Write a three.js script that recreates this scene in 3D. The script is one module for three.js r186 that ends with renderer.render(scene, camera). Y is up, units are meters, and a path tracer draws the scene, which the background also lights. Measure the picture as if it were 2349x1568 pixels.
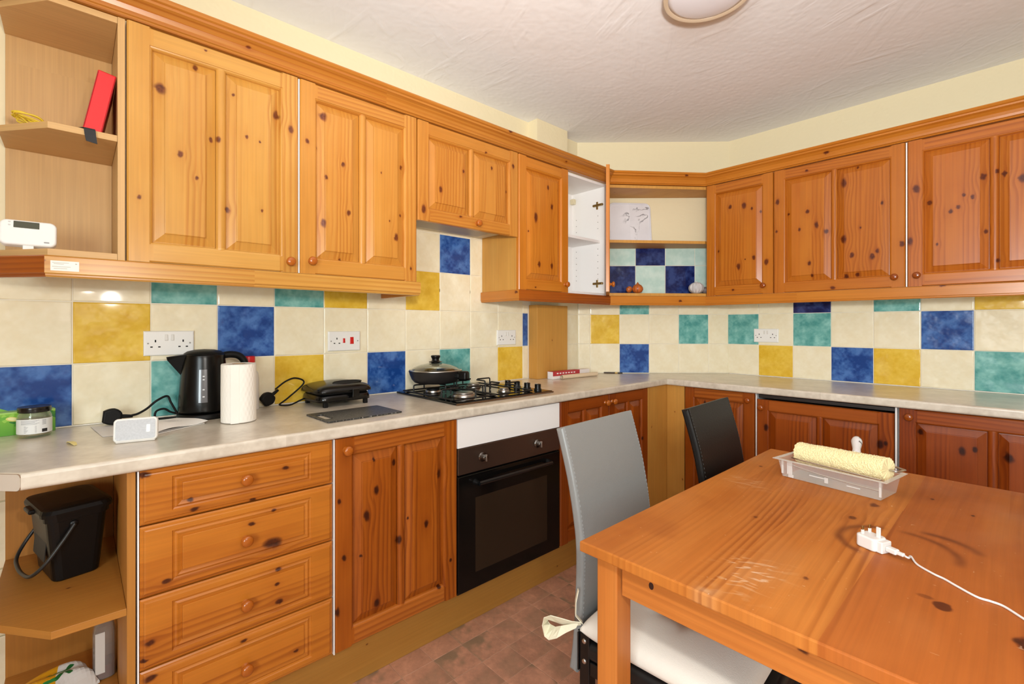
import * as THREE from 'three';
import { RoundedBoxGeometry } from 'three/addons/geometries/RoundedBoxGeometry.js';
import { mergeGeometries } from 'three/addons/utils/BufferGeometryUtils.js';

// ---------------------------------------------------------------- camera, light, exposure
const scene = new THREE.Scene();
const IMG_W = 2349, IMG_H = 1568, FOCAL = 1082.67, YAW = 0.8254;
const camera = new THREE.PerspectiveCamera((2 * Math.atan(IMG_H / 2 / FOCAL) * 180) / Math.PI, IMG_W / IMG_H, 0.05, 30);
camera.position.set(2.067, 1.2314, 3.2555);
camera.rotation.set(0, YAW, 0);
camera.setViewOffset(IMG_W, IMG_H, 0, 36.5, IMG_W, IMG_H); // the shift lens keeps the uprights upright
scene.add(camera);
scene.background = new THREE.Color(3, 3.3, 3.5); // overcast sky beyond the added window

const renderer = new THREE.WebGLRenderer({ antialias: true });
renderer.toneMapping = THREE.LinearToneMapping;
renderer.toneMappingExposure = 0.94;
renderer.shadowMap.enabled = true;

// the photographer's flash beside the lens, and the same burst thrown up at the ceiling and wall above the cupboards
const flash = new THREE.PointLight(new THREE.Color(1, 0.97, 0.92), 2.2);
flash.name = 'flash_direct'; flash.position.set(2.2, 1.42, 3.08); flash.shadow.radius = 1.5; flash.castShadow = true;
scene.add(flash);
const bounce = new THREE.SpotLight(new THREE.Color(1, 0.89, 0.77), 5.6, 0, 1.05, 0.9, 2);
bounce.name = 'flash_bounce'; bounce.position.set(2.1, 1.5, 3.2); bounce.target.position.set(1.0, 2.484, 2.75); bounce.castShadow = true; bounce.shadow.radius = 2;
scene.add(bounce, bounce.target);
const spread = new THREE.SpotLight(new THREE.Color(1, 0.99, 0.97), 9.2, 0, 0.95, 1, 2);
spread.name = 'flash_spread'; spread.position.set(2.12, 1.5, 3.16); spread.target.position.set(1.0, 2.484, 1.3); spread.castShadow = true; spread.shadow.radius = 2;
scene.add(spread, spread.target);
// area light added as main fill, set at an added window behind the camera
const addedFill = new THREE.RectAreaLight(new THREE.Color(0.87, 1, 1.04), 15.4, 1.5, 1.0);
addedFill.name = 'added_window_fill'; addedFill.position.set(2.95, 1.38, 4.69); addedFill.lookAt(2.95, 1.38, 0);
scene.add(addedFill);

// ---------------------------------------------------------------- helpers
const V3 = (x, y, z) => new THREE.Vector3(x, y, z);
let rs = 12345;
const rnd = (a = 1, b) => { rs = (rs + 0x6d2b79f5) | 0; let t = Math.imul(rs ^ (rs >>> 15), 1 | rs); t = (t + Math.imul(t ^ (t >>> 7), 61 | t)) ^ t; const r = ((t ^ (t >>> 14)) >>> 0) / 4294967296; return b === undefined ? r * a : a + r * (b - a); };
const taken = {};
const numbered = (n) => { const k = taken[n] = (taken[n] ?? -1) + 1; return k ? n + '_' + String(k).padStart(3, '0') : n; };
function mesh(name, geo, mat, parent) {
  const m = new THREE.Mesh(Array.isArray(geo) ? merge(geo) : geo, mat);
  m.name = parent ? name : numbered(name); m.castShadow = m.receiveShadow = true;
  (parent || scene).add(m); return m;
}
function thing(name, label, category, pos = [0, 0, 0], turn = 0, group) {
  const o = new THREE.Group(); o.name = numbered(name); o.position.set(...pos); o.rotation.y = turn;
  o.userData = { label, category }; if (group) o.userData.group = group;
  scene.add(o); return o;
}
function tag(o, label, category, group) { o.userData.label = label; o.userData.category = category; if (group) o.userData.group = group; return o; }
function sub(name, parent, pos = [0, 0, 0]) { const o = new THREE.Group(); o.name = name; o.position.set(...pos); parent.add(o); return o; }
function struct(name, geo, mat) { const m = mesh(name, geo, mat); m.userData.kind = 'structure'; return m; }
function flat(g) { const q = g.index ? g.toNonIndexed() : g; for (const k of Object.keys(q.attributes)) if (!['position', 'normal', 'uv'].includes(k)) q.deleteAttribute(k); q.clearGroups(); return q; }
const merge = (list) => mergeGeometries(list.map(flat), false);
// uv in metres: u along the grain axis, v across it
function grainUV(g, grain = 'y', jitter = true) {
  g = flat(g);
  const p = g.attributes.position, n = g.attributes.normal, uv = new Float32Array(p.count * 2), ax = 'xyz'.indexOf(grain), o = jitter ? [rnd(7), rnd(7)] : [0, 0];
  const a = V3(), b = V3(), c = V3();
  for (let i = 0; i < p.count; i += 3) {
    a.fromBufferAttribute(p, i); b.fromBufferAttribute(p, i + 1).sub(a); c.fromBufferAttribute(p, i + 2).sub(a); b.cross(c);
    const d = [Math.abs(b.x), Math.abs(b.y), Math.abs(b.z)], k = d.indexOf(Math.max(...d)), rest = [0, 1, 2].filter((q) => q !== k);
    const ua = rest.includes(ax) ? ax : rest[0], va = rest.find((q) => q !== ua);
    for (let j = 0; j < 3; j++) { uv[(i + j) * 2] = p.getComponent(i + j, ua) + o[0]; uv[(i + j) * 2 + 1] = p.getComponent(i + j, va) + o[1]; }
  }
  g.setAttribute('uv', new THREE.BufferAttribute(uv, 2)); return g;
}
// box given by its lowest corner and its size, edges rounded
function B(x, y, z, w, h, d, r = 0.0015, grain = 'y', seg = 1) {
  const g = r > 0 ? new RoundedBoxGeometry(w, h, d, seg, Math.min(r, w / 2.01, h / 2.01, d / 2.01)) : new THREE.BoxGeometry(w, h, d);
  g.translate(x + w / 2, y + h / 2, z + d / 2); return grainUV(g, grain);
}
function planar(g, w, h) { g = flat(g); const p = g.attributes.position, uv = new Float32Array(p.count * 2); for (let i = 0; i < p.count; i++) { uv[i * 2] = p.getX(i) / w; uv[i * 2 + 1] = p.getY(i) / h; } g.setAttribute('uv', new THREE.BufferAttribute(uv, 2)); return g; }
function tri(list, uvs) { // triangles as a list of corners, turned outwards as a whole if they were wound inwards
  const p = list.flat(), uv = uvs ? Float32Array.from(uvs) : new Float32Array(list.length * 2); let vol = 0;
  for (let i = 0; i < list.length; i += 3) { const [a, b, c] = [list[i], list[i + 1], list[i + 2]]; vol += a[0] * (b[1] * c[2] - b[2] * c[1]) + a[1] * (b[2] * c[0] - b[0] * c[2]) + a[2] * (b[0] * c[1] - b[1] * c[0]); }
  if (vol < 0) for (let i = 0; i < list.length; i += 3) { for (let k = 0; k < 3; k++) [p[(i + 1) * 3 + k], p[(i + 2) * 3 + k]] = [p[(i + 2) * 3 + k], p[(i + 1) * 3 + k]]; for (let k = 0; k < 2; k++) [uv[(i + 1) * 2 + k], uv[(i + 2) * 2 + k]] = [uv[(i + 2) * 2 + k], uv[(i + 1) * 2 + k]]; }
  const g = new THREE.BufferGeometry(); g.setAttribute('position', new THREE.Float32BufferAttribute(p, 3)); g.setAttribute('uv', new THREE.BufferAttribute(uv, 2)); g.computeVertexNormals(); return g;
}
// concentric rectangles [insetX, insetY, z] from the rim inwards, closed behind at z = zb: raised panels, tiles, plates
function rings(w, h, list, zb = 0) {
  const T = [], quad = (a, b, c, d) => T.push(a, b, c, a, c, d);
  const R = list.map(([ix, iy, z]) => [[ix, iy, z], [w - ix, iy, z], [w - ix, h - iy, z], [ix, h - iy, z]]);
  const back = [[list[0][0], list[0][1], zb], [w - list[0][0], list[0][1], zb], [w - list[0][0], h - list[0][1], zb], [list[0][0], h - list[0][1], zb]];
  if (list[0][2] !== zb) R.unshift(back);
  for (let k = 0; k + 1 < R.length; k++) for (let i = 0; i < 4; i++) { const j = (i + 1) % 4; quad(R[k][i], R[k][j], R[k + 1][j], R[k + 1][i]); }
  const l = R[R.length - 1]; quad(l[0], l[1], l[2], l[3]); quad(back[0], back[3], back[2], back[1]);
  return tri(T);
}
function lathe(pts, seg = 40) { return new THREE.LatheGeometry(pts.map(([r, y]) => new THREE.Vector2(Math.max(r, 0.00001), y)), seg); }
function tube(pts, r, seg, rad = 8, closed = false) { return new THREE.TubeGeometry(new THREE.CatmullRomCurve3(pts.map((p) => V3(...p)), closed, 'catmullrom', 0.5), seg || pts.length * 8, r, rad, closed); }
function poly(pts, y0, y1, bevel = 0, seg = 2) { // plan outline in x,z raised from y0 to y1
  const s = new THREE.Shape(pts.map(([x, z]) => new THREE.Vector2(x, -z)));
  const g = new THREE.ExtrudeGeometry(s, { depth: y1 - y0 - 2 * bevel, bevelEnabled: bevel > 0, bevelSize: bevel, bevelThickness: bevel, bevelOffset: -bevel, bevelSegments: seg, curveSegments: 12 });
  g.rotateX(-Math.PI / 2); g.translate(0, y0 + bevel, 0); return g;
}
function prism(pts, L) { const g = new THREE.ExtrudeGeometry(new THREE.Shape(pts.map((p) => new THREE.Vector2(...p))), { depth: L, bevelEnabled: false }); return g; }
function slab(pts2, depth, bevel = 0, seg = 2, curve = 12) { const s = pts2 instanceof THREE.Shape ? pts2 : new THREE.Shape(pts2.map((p) => new THREE.Vector2(...p))); return new THREE.ExtrudeGeometry(s, { depth: depth - 2 * bevel, bevelEnabled: bevel > 0, bevelSize: bevel, bevelThickness: bevel, bevelOffset: -bevel, bevelSegments: seg, curveSegments: curve }).translate(0, 0, bevel); }
function roundRect(w, h, r, x = -w / 2, y = -h / 2) { const s = new THREE.Shape(); s.moveTo(x + r, y); s.lineTo(x + w - r, y); s.absarc(x + w - r, y + r, r, -Math.PI / 2, 0); s.lineTo(x + w, y + h - r); s.absarc(x + w - r, y + h - r, r, 0, Math.PI / 2); s.lineTo(x + r, y + h); s.absarc(x + r, y + h - r, r, Math.PI / 2, Math.PI); s.lineTo(x, y + r); s.absarc(x + r, y + r, r, Math.PI, 1.5 * Math.PI); return s; }
function ribbon(path, side, th) { // a band through the points, side = half-width vectors
  const T = [], P = path.map((p, i) => { const a = V3(...p), s = V3(...side[i]), t = V3(...path[Math.min(i + 1, path.length - 1)]).sub(V3(...path[Math.max(i - 1, 0)])), n = t.clone().cross(s).normalize().multiplyScalar(th / 2); return [a.clone().sub(s).sub(n), a.clone().add(s).sub(n), a.clone().add(s).add(n), a.clone().sub(s).add(n)].map((v) => v.toArray()); });
  for (let i = 0; i + 1 < P.length; i++) for (let k = 0; k < 4; k++) { const j = (k + 1) % 4; T.push(P[i][k], P[i][j], P[i + 1][j], P[i][k], P[i + 1][j], P[i + 1][k]); }
  for (const q of [P[0], P[P.length - 1]]) T.push(q[0], q[1], q[2], q[0], q[2], q[3]);
  return tri(T);
}

// ---------------------------------------------------------------- procedural colour
const lat = new Float32Array(65536); for (let i = 0; i < 65536; i++) lat[i] = rnd();
function noise(x, y) { const ix = Math.floor(x), iy = Math.floor(y), fx = x - ix, fy = y - iy, u = fx * fx * (3 - 2 * fx), v = fy * fy * (3 - 2 * fy), a = ix & 255, b = (ix + 1) & 255, c = (iy & 255) << 8, d = ((iy + 1) & 255) << 8; return (lat[a + c] * (1 - u) + lat[b + c] * u) * (1 - v) + (lat[a + d] * (1 - u) + lat[b + d] * u) * v; }
function fbm(x, y, o = 4) { let s = 0, a = 0.5, t = 0; for (let i = 0; i < o; i++) { s += a * noise(x, y); t += a; a *= 0.5; x = x * 2.03 + 17.1; y = y * 2.03 + 9.7; } return s / t; }
const sst = (a, b, x) => { x = Math.min(1, Math.max(0, (x - a) / (b - a))); return x * x * (3 - 2 * x); };
const mix = (a, b, t) => a + (b - a) * t;
function dataTex(W, H, fn, srgb = true) { // fn(u, v, out) with out in 0..255, v upwards
  const d = new Uint8Array(W * H * 4), o = [0, 0, 0, 255];
  for (let y = 0; y < H; y++) for (let x = 0; x < W; x++) { o[3] = 255; fn((x + 0.5) / W, (y + 0.5) / H, o); const i = (y * W + x) * 4; for (let c = 0; c < 4; c++) d[i + c] = Math.min(255, Math.max(0, o[c])); }
  const t = new THREE.DataTexture(d, W, H); t.magFilter = THREE.LinearFilter; t.minFilter = THREE.LinearMipmapLinearFilter; t.generateMipmaps = true; t.wrapS = t.wrapT = THREE.RepeatWrapping;
  if (srgb) t.colorSpace = THREE.SRGBColorSpace; t.needsUpdate = true; return t;
}
function bumpTex(W, H, fn) { // heights kept as floats so that gentle slopes do not step
  const d = new Float32Array(W * H * 4), o = [0, 0, 0, 0];
  for (let y = 0; y < H; y++) for (let x = 0; x < W; x++) { fn((x + 0.5) / W, (y + 0.5) / H, o); const i = (y * W + x) * 4; d[i] = d[i + 1] = d[i + 2] = o[0] / 255; d[i + 3] = 1; }
  const t = new THREE.DataTexture(d, W, H, THREE.RGBAFormat, THREE.FloatType); t.magFilter = THREE.LinearFilter; t.minFilter = THREE.LinearFilter; t.wrapS = t.wrapT = THREE.RepeatWrapping; t.needsUpdate = true; return t;
}
function canvasTex(w, h, draw) { const c = document.createElement('canvas'); c.width = w; c.height = h; draw(c.getContext('2d'), w, h); const t = new THREE.CanvasTexture(c); t.colorSpace = THREE.SRGBColorSpace; return t; }
const std = (o) => new THREE.MeshPhysicalMaterial(o);
const C = (r, g, b) => new THREE.Color().setRGB(r / 255, g / 255, b / 255, THREE.SRGBColorSpace);
const plain = (r, g, b, rough = 0.5, more = {}) => std({ color: C(r, g, b), roughness: rough, ...more });

// pine: s across the grain, t along it, both in metres; board = number of the board; knots = [s, t, radius]
function pine(s, t, board, pal, knots, o, lines = 1) {
  const hb = noise(board * 7.31 + 0.5, 3.7), hp = noise(board * 3.17 + 0.5, 8.2) * 9;
  let core = 0, halo = 0, ss = s;
  for (const k of knots) {
    const r = k[2] * 0.82, ds = (s - k[0]) / r, dt = (t - k[1]) / (r * (1.15 + 0.75 * noise(k[0] * 91, k[1] * 57))), q = ds * ds + dt * dt;
    if (q > 30) continue;
    ss -= ds * r * 0.85 * Math.exp(-q * 0.2);
    const a = Math.atan2(dt, ds), e = Math.sqrt(q) * (0.78 + 0.5 * noise(a * 1.3 + k[0] * 40 + 9, k[1] * 30 + Math.sqrt(q)));
    core = Math.max(core, 1 - sst(0.4, 1.15, e)); halo = Math.max(halo, Math.exp(-e * 0.85) * 0.7, Math.exp(-Math.abs(ds) * 1.7 - Math.abs(dt) * 0.42) * 0.75);
  }
  const g = (ss + 0.05 * (noise(s * 4 + hp, t * 0.8 + hp) - 0.5) + 0.006 * (noise(s * 24 + hp, t * 3) - 0.5)) * (38 + 40 * hb) + hp, f = g - Math.floor(g);
  const late = sst(0.25, 0.8, f) * (1 - sst(0.84, 1, f)) * sst(0.35, 0.8, noise(s * 9 + hp, t * 0.8 + 4)) * lines;
  const fibre = (noise(s * 700, t * 10 + hp) - 0.5) * 0.035 + (noise(s * 200, t * 4 + hp) - 0.5) * 0.05, broad = noise(s * 16 + hp, t * 1.7) - 0.5, cloud = fbm(s * 22 + hp, t * 9, 3) - 0.5;
  const tone = (hb - 0.5) * 0.5 + broad * 0.35 + cloud * 0.4;
  for (let c = 0; c < 3; c++) {
    let v = mix(pal[0][c], pal[1][c], Math.min(1, Math.max(0, 0.5 + tone)));
    v = mix(v, pal[2][c], Math.min(1, late * 0.45 + halo * 0.55)); v *= 1 + fibre;
    o[c] = mix(v, pal[3][c] * (0.8 + 0.4 * noise(s * 300, t * 220)), core * 0.9);
  }
}
const triples = (list) => { const r = []; for (let i = 0; i < list.length; i += 3) r.push([list[i], list[i + 1], list[i + 2]]); return r; };
const HONEY = [[206, 156, 80], [190, 133, 54], [166, 100, 34], [96, 46, 22]];
const AMBER = [[200, 128, 44], [184, 106, 28], [152, 78, 16], [86, 34, 12]];
const RED = [[182, 100, 28], [146, 70, 13], [102, 40, 8], [52, 18, 8]];
// a framed door's own colour: stiles and panels with upright grain, rails with level grain
function doorTex(w, h, pal, knotList, seed, railPal = pal, sw = 0.062) {
  const K = triples(knotList), up = K, level = K.map(([a, b, r]) => [b, a, r]), ppm = 850;
  return dataTex(Math.round(w * ppm), Math.round(h * ppm), (u, v, o) => {
    const x = u * w, y = v * h;
    if (x < sw) pine(x, y, seed * 5 + 1, pal, up, o);
    else if (x > w - sw) pine(x, y, seed * 5 + 2, pal, up, o);
    else if (y < sw || y > h - sw) pine(y, x, seed * 5 + (y < sw ? 3 : 4), railPal, level, o);
    else pine(x, y, seed * 5 + 6 + Math.floor((x - sw) / 0.058 + noise(seed, 0.5)), pal, up, o);
  });
}
function drawerTex(w, h, pal, knotList, seed) { const K = triples(knotList).map(([a, b, r]) => [b, a, r]); return dataTex(Math.round(w * 850), Math.round(h * 850), (u, v, o) => pine(v * h, u * w, seed * 3 + Math.floor(v * h / 0.09), pal, K, o)); }
// pine boards by the metre: u along the grain
function boardTex(pal, knotList, seed, L = 1.6, W = 0.24, bw = 0.24, lines = 1) {
  const K = triples(knotList);
  const t = dataTex(1280, 256, (u, v, o) => pine(v * W + seed, u * L, seed + Math.floor(v * W / bw), pal, K.map(([a, b, r]) => [a + seed, b, r]), o, lines));
  t.repeat.set(1 / L, 1 / W); return t;
}
const wood = (map, more = {}) => std({ map, roughness: 0.34, specularIntensity: 0.6, clearcoat: 0.25, clearcoatRoughness: 0.22, ...more });
const pineTrim = boardTex(HONEY, [0.05, 0.2, 0.008, 0.16, 0.66, 0.011, 0.11, 1.1, 0.007, 0.2, 1.42, 0.009], 31);
const pineAmber = boardTex(AMBER, [0.07, 0.25, 0.009, 0.18, 0.6, 0.010, 0.10, 1.12, 0.012, 0.2, 1.4, 0.009], 47);
const pineRed = boardTex(RED, [0.07, 0.35, 0.008, 0.15, 0.9, 0.010, 0.2, 1.3, 0.008], 53);
const FOIL = [[206, 152, 72], [190, 132, 54], [168, 108, 40], [124, 70, 26]];
const foilTex = boardTex(FOIL, [0.05, 0.3, 0.005, 0.17, 0.9, 0.006, 0.12, 1.3, 0.004], 61, 1.6, 0.24, 0.24, 0.3);
const TAN = [[206, 168, 114], [196, 154, 98], [180, 132, 80], [150, 100, 58]];
const tanTex = boardTex(TAN, [0.06, 0.4, 0.006, 0.17, 1.0, 0.007, 0.1, 1.35, 0.005], 71, 1.6, 0.24, 0.24, 0.25);
const M = {
  trim: wood(pineTrim), amber: wood(pineAmber), red: wood(pineRed),
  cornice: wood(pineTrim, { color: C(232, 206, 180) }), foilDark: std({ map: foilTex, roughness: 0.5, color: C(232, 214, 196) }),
  foil: std({ map: foilTex, roughness: 0.5 }), tan: std({ map: tanTex, roughness: 0.5 }),
  white: plain(246, 243, 240, 0.45), knob: wood(pineAmber, { color: C(228, 200, 186), roughness: 0.25, clearcoat: 0.6, clearcoatRoughness: 0.12 }), knobRed: wood(pineAmber, { color: C(190, 150, 132), roughness: 0.25, clearcoat: 0.6, clearcoatRoughness: 0.12 }),
  black: plain(11, 10, 10, 0.32, { specularIntensity: 0.6 }), blackMatt: plain(13, 12, 12, 0.55, { specularIntensity: 0.5 }), steel: std({ color: C(200, 198, 194), metalness: 1, roughness: 0.28 }), brass: std({ color: C(176, 150, 96), metalness: 1, roughness: 0.35 }),
  plastic: plain(240, 238, 234, 0.35), dark: plain(12, 11, 11, 0.7),
};
const noKnots = [];

// ---------------------------------------------------------------- the room
const H_CEIL = 2.484, DIAG = Math.atan2(0.74, 0.71), DL = Math.hypot(0.74, 0.71);
const swirl = bumpTex(1280, 1280, (u, v, o) => { // plaster brushed in short overlapping sweeps
  const x = u * 10, y = v * 10; let h = 0.5 * fbm(x * 1.3 + 5, y * 1.3, 4) + 0.12 * noise(x * 13, y * 13);
  for (const [c, s, k] of [[0.93, 0.37, 3], [0.55, 0.84, 41], [0.99, -0.12, 77]]) { const p = x * c + y * s, q = -x * s + y * c; h += 0.30 * sst(0.45, 0.8, fbm(x * 0.8 + k, y * 0.8, 2)) * sst(0.5, 0.9, fbm(p * 1.1 + k, q * 7, 3)); }
  o[0] = 255 * h;
});
swirl.wrapS = swirl.wrapT = THREE.MirroredRepeatWrapping;
swirl.repeat.set(1 / 2.6, 1 / 2.6);
const plasterBump = bumpTex(512, 512, (u, v, o) => { o[0] = o[1] = o[2] = 255 * (0.6 * fbm(u * 14, v * 14, 4) + 0.4 * noise(u * 90, v * 90)); });
const ceilMat = std({ color: C(236, 236, 238), roughness: 0.75, bumpMap: swirl, bumpScale: 0.006 });
const wallMat = std({ color: C(230, 216, 180), roughness: 0.7, bumpMap: plasterBump, bumpScale: 0.0015 });
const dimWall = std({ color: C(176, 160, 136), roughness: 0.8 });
const floorBase = plain(214, 170, 142, 0.5);
const xz = (g) => grainUV(g, 'x', false);
struct('floor', xz(new THREE.BoxGeometry(4.6, 0.1, 5).translate(2.1, -0.0505, 2.4)), floorBase);
struct('ceiling', xz(new THREE.BoxGeometry(4.6, 0.12, 5).translate(2.1, H_CEIL + 0.06, 2.4)), ceilMat);
const wallLeft = struct('wall_left', [xz(new THREE.BoxGeometry(0.12, H_CEIL, 4.8).translate(-0.06, H_CEIL / 2, 2.36))], wallMat);
struct('trim_2', xz(new THREE.BoxGeometry(0.0785, 0.66, 0.278).translate(0.0396, 2.1535, 1.075)), wallMat);
const wallRight = struct('wall_right', xz(new THREE.BoxGeometry(4.4, H_CEIL, 0.12).translate(2.1, H_CEIL / 2, -0.06)), wallMat);
const wallCorner = struct('wall_corner', grainUV(poly([[0, 0], [0, 0.74], [0.71, 0]], 0, H_CEIL), 'x', false), wallMat);
const wx0 = 2.15, wx1 = 3.75, wy0 = 0.84, wy1 = 1.92; // rear-wall opening for an unseen window, added to bring in fill light
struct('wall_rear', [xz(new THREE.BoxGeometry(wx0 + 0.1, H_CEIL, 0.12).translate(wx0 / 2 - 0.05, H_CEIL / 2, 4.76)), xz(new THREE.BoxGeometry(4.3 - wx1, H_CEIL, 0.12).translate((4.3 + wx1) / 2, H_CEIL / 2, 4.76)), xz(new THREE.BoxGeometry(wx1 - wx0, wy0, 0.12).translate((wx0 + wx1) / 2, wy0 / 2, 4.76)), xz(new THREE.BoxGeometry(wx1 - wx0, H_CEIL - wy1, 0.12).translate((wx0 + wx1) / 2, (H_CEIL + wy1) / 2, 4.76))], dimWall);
{
  const w = new THREE.Group(); w.name = 'window_1'; w.userData.kind = 'structure'; w.position.set(wx0, wy0, 4.76); scene.add(w);
  const fr = plain(240, 240, 238, 0.4), W = wx1 - wx0, H = wy1 - wy0;
  mesh('added_window_frame', [B(0, 0, -0.03, W, 0.05, 0.06), B(0, H - 0.05, -0.03, W, 0.05, 0.06), B(0, 0.05, -0.03, 0.05, H - 0.1, 0.06), B(W - 0.05, 0.05, -0.03, 0.05, H - 0.1, 0.06), B(W / 2 - 0.03, 0.05, -0.03, 0.06, H - 0.1, 0.06)], fr, w);
  for (const x of [0.05, W / 2 + 0.03]) mesh('pane', new THREE.BoxGeometry(W / 2 - 0.08, H - 0.1, 0.004).translate(x + W / 4 - 0.04, H / 2, 0), std({ color: C(250, 252, 252), roughness: 0.02, transmission: 1, thickness: 0 }), w);
}
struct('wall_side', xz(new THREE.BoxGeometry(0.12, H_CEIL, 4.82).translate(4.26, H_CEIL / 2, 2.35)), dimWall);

// vinyl floor tiles, each a thin raised square with a pale joint round it
{
  const floor = scene.getObjectByName('floor'), G = rings(0.1265, 0.1265, [[0, 0, 0.0003], [0.001, 0.001, 0.0011]]).rotateX(-Math.PI / 2);
  const mats = [];
  for (let k = 0; k < 6; k++) {
    const t = dataTex(128, 128, (u, v, o) => {
      const a = fbm(u * 3 + k * 9, v * 3 + k * 5, 4), b = fbm(u * 12 + k * 3, v * 12, 3), dk = sst(0.5, 0.75, fbm(u * 2 + k * 31, v * 2 + 7, 3)) * (k % 3 === 0 ? 0.75 : 0.3);
      const l = 0.86 + 0.24 * a + 0.14 * (b - 0.5);
      o[0] = mix(196 * l, 130, dk); o[1] = mix(142 * l, 110, dk); o[2] = mix(114 * l, 86, dk);
    });
    mats.push(std({ map: t, roughness: 0.42, bumpMap: plasterBump, bumpScale: 0.0006 }));
  }
  const uvg = (() => { const p = G.attributes.position, uv = G.attributes.uv; for (let i = 0; i < p.count; i++) uv.setXY(i, p.getX(i) / 0.1265, -p.getZ(i) / 0.1265); return G; })();
  const rest = [], inView = (x, z) => x > 0.36 && x < 1.7 && z > 1.1 && z < 3.1 && !(z > 2.45 && x > 1.45);
  for (let i = -1; i < 28; i++) for (let j = -3; j < 30; j++) {
    const x = 0.594 - 0.128 * 4 + i * 0.128, z = 2.162 - 0.128 * 14 + j * 0.128;
    if (x < 0.36 || x > 4 || z < 0.36 || z > 4.6) continue;
    if (inView(x, z)) { const m = mesh('tile', uvg, mats[Math.floor(rnd(6))], floor); m.position.set(x + 0.0008, 0, z + 0.1273); }
    else rest.push(uvg.clone().translate(x + 0.0008, 0, z + 0.1273));
  }
  const r = mesh('tile', merge(rest), mats[1], floor); r.userData.kind = 'stuff';
}

// wall tiles 200 mm square, glazed, each with its own rounded edge
const TS = 0.2;
const glaze = bumpTex(256, 256, (u, v, o) => { o[0] = o[1] = o[2] = 255 * (0.85 * fbm(u * 2.5 + 2, v * 2.5, 2) + 0.15 * fbm(u * 9, v * 9, 2)); });
function tileMats(dark, light, amount, seed) {
  return [0, 1, 2].map((k) => std({
    map: dataTex(160, 160, (u, v, o) => { const a = fbm(u * 4.5 + seed + k * 13, v * 4.5 + k * 7, 4), b = fbm(u * 14 + seed, v * 14 + k * 3, 3), e = Math.min(1, Math.max(0, 0.5 + (a - 0.5) * 2.6 * amount + (b - 0.5) * 1.3 * amount)); for (let c = 0; c < 3; c++) o[c] = mix(dark[c], light[c], e); }),
    roughness: 0.3, specularIntensity: 0.3, clearcoat: 0.65, clearcoatRoughness: 0.05, bumpMap: glaze, bumpScale: 0.009,
  }));
}
const TM = {
  c: tileMats([240, 227, 194], [246, 236, 208], 0.6, 1), y: tileMats([220, 174, 46], [238, 200, 82], 0.55, 21), b: tileMats([24, 64, 134], [76, 118, 184], 0.8, 41),
  n: tileMats([10, 24, 78], [46, 66, 122], 0.9, 51), t: tileMats([78, 152, 148], [142, 200, 192], 0.6, 61), a: tileMats([188, 216, 206], [208, 228, 218], 0.7, 81),
};
const tileGeo = new Map();
function tileG(w, h) {
  const k = w.toFixed(4) + 'x' + h.toFixed(4);
  if (!tileGeo.has(k)) { const g = rings(w, h, [[0, 0, 0.0050], [0.0006, 0.0006, 0.0060], [0.0018, 0.0018, 0.0067], [0.004, 0.004, 0.007]]), p = g.attributes.position, uv = g.attributes.uv; for (let i = 0; i < p.count; i++) uv.setXY(i, p.getX(i) / TS, p.getY(i) / TS); tileGeo.set(k, g); }
  return tileGeo.get(k);
}
let tileN = 0;
function putTile(wall, kind, s0, s1, y0, y1, frame) {
  const J = 0.0015, m = mesh('tile', tileG(s1 - s0 - 2 * J, y1 - y0 - 2 * J), TM[kind][(tileN++ * 7) % 3], wall);
  frame(m, s0 + J, y0 + J);
}
const onLeft = (m, s, y) => { m.position.set(0, y, 3.4649 - s); m.rotation.y = Math.PI / 2; };
const onRight = (m, s, y) => { m.position.set(0.703 + s, y, 0); };
const onCorner = (m, s, y) => { m.position.set(0.71 * s / DL, y, 0.74 - 0.74 * s / DL); m.rotation.y = DIAG; };
const Y0 = 0.913, ROW = (r) => (r ? 0.91 + r * TS : Y0);
const grout = plain(238, 230, 212, 0.8);
// columns read from the end of the run to the corner, rows upwards from the worktop
['bcc', 'cyc', 'tct', 'cbc', 'yct', 'ccy', 'bcc', 'ccyc', 'tccb', 'cccc', 'ycc'].forEach((col, i) => [...col].forEach((k, r) => putTile(wallLeft, k, i * TS, (i + 1) * TS, ROW(r), r === 2 && ![7, 8, 9, 6].includes(i) ? 1.43 : ROW(r + 1), onLeft)));
putTile(wallLeft, 'c', 6 * TS, 7 * TS, ROW(3), ROW(4), onLeft);
for (const i of [6, 7, 8, 9]) putTile(wallLeft, 'c', i * TS, (i + 1) * TS, ROW(4), 1.86, onLeft);
[['c', 0], ['b', 1], ['c', 2]].forEach(([k, r]) => putTile(wallLeft, k, 11 * TS, 11 * TS + 0.045, ROW(r), r === 2 ? 1.36 : ROW(r + 1), onLeft));
[0, 1, 2].forEach((r) => putTile(wallLeft, 'c', 2.535, 2.72, ROW(r), r === 2 ? 1.43 : ROW(r + 1), onLeft));
for (let r = 0; r < 4; r++) putTile(wallLeft, 'c', -0.0, 0.2, 0.91 - (r + 1) * TS, 0.91 - r * TS, onLeft);
const fs0 = 0.0862, cuts = [0.004, fs0, fs0 + 0.2, fs0 + 0.4, fs0 + 0.6, fs0 + 0.8, DL - 0.004];
['ccc', 'cyc', 'bct', 'ccc', 'ctc', 'ccc'].forEach((col, i) => [...col].forEach((k, r) => putTile(wallCorner, k, cuts[i], cuts[i + 1], ROW(r), r === 2 ? 1.415 : ROW(r + 1), onCorner)));
const cuts2 = [0.19, 0.394, 0.595, 0.795, DL - 0.01];
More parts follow.
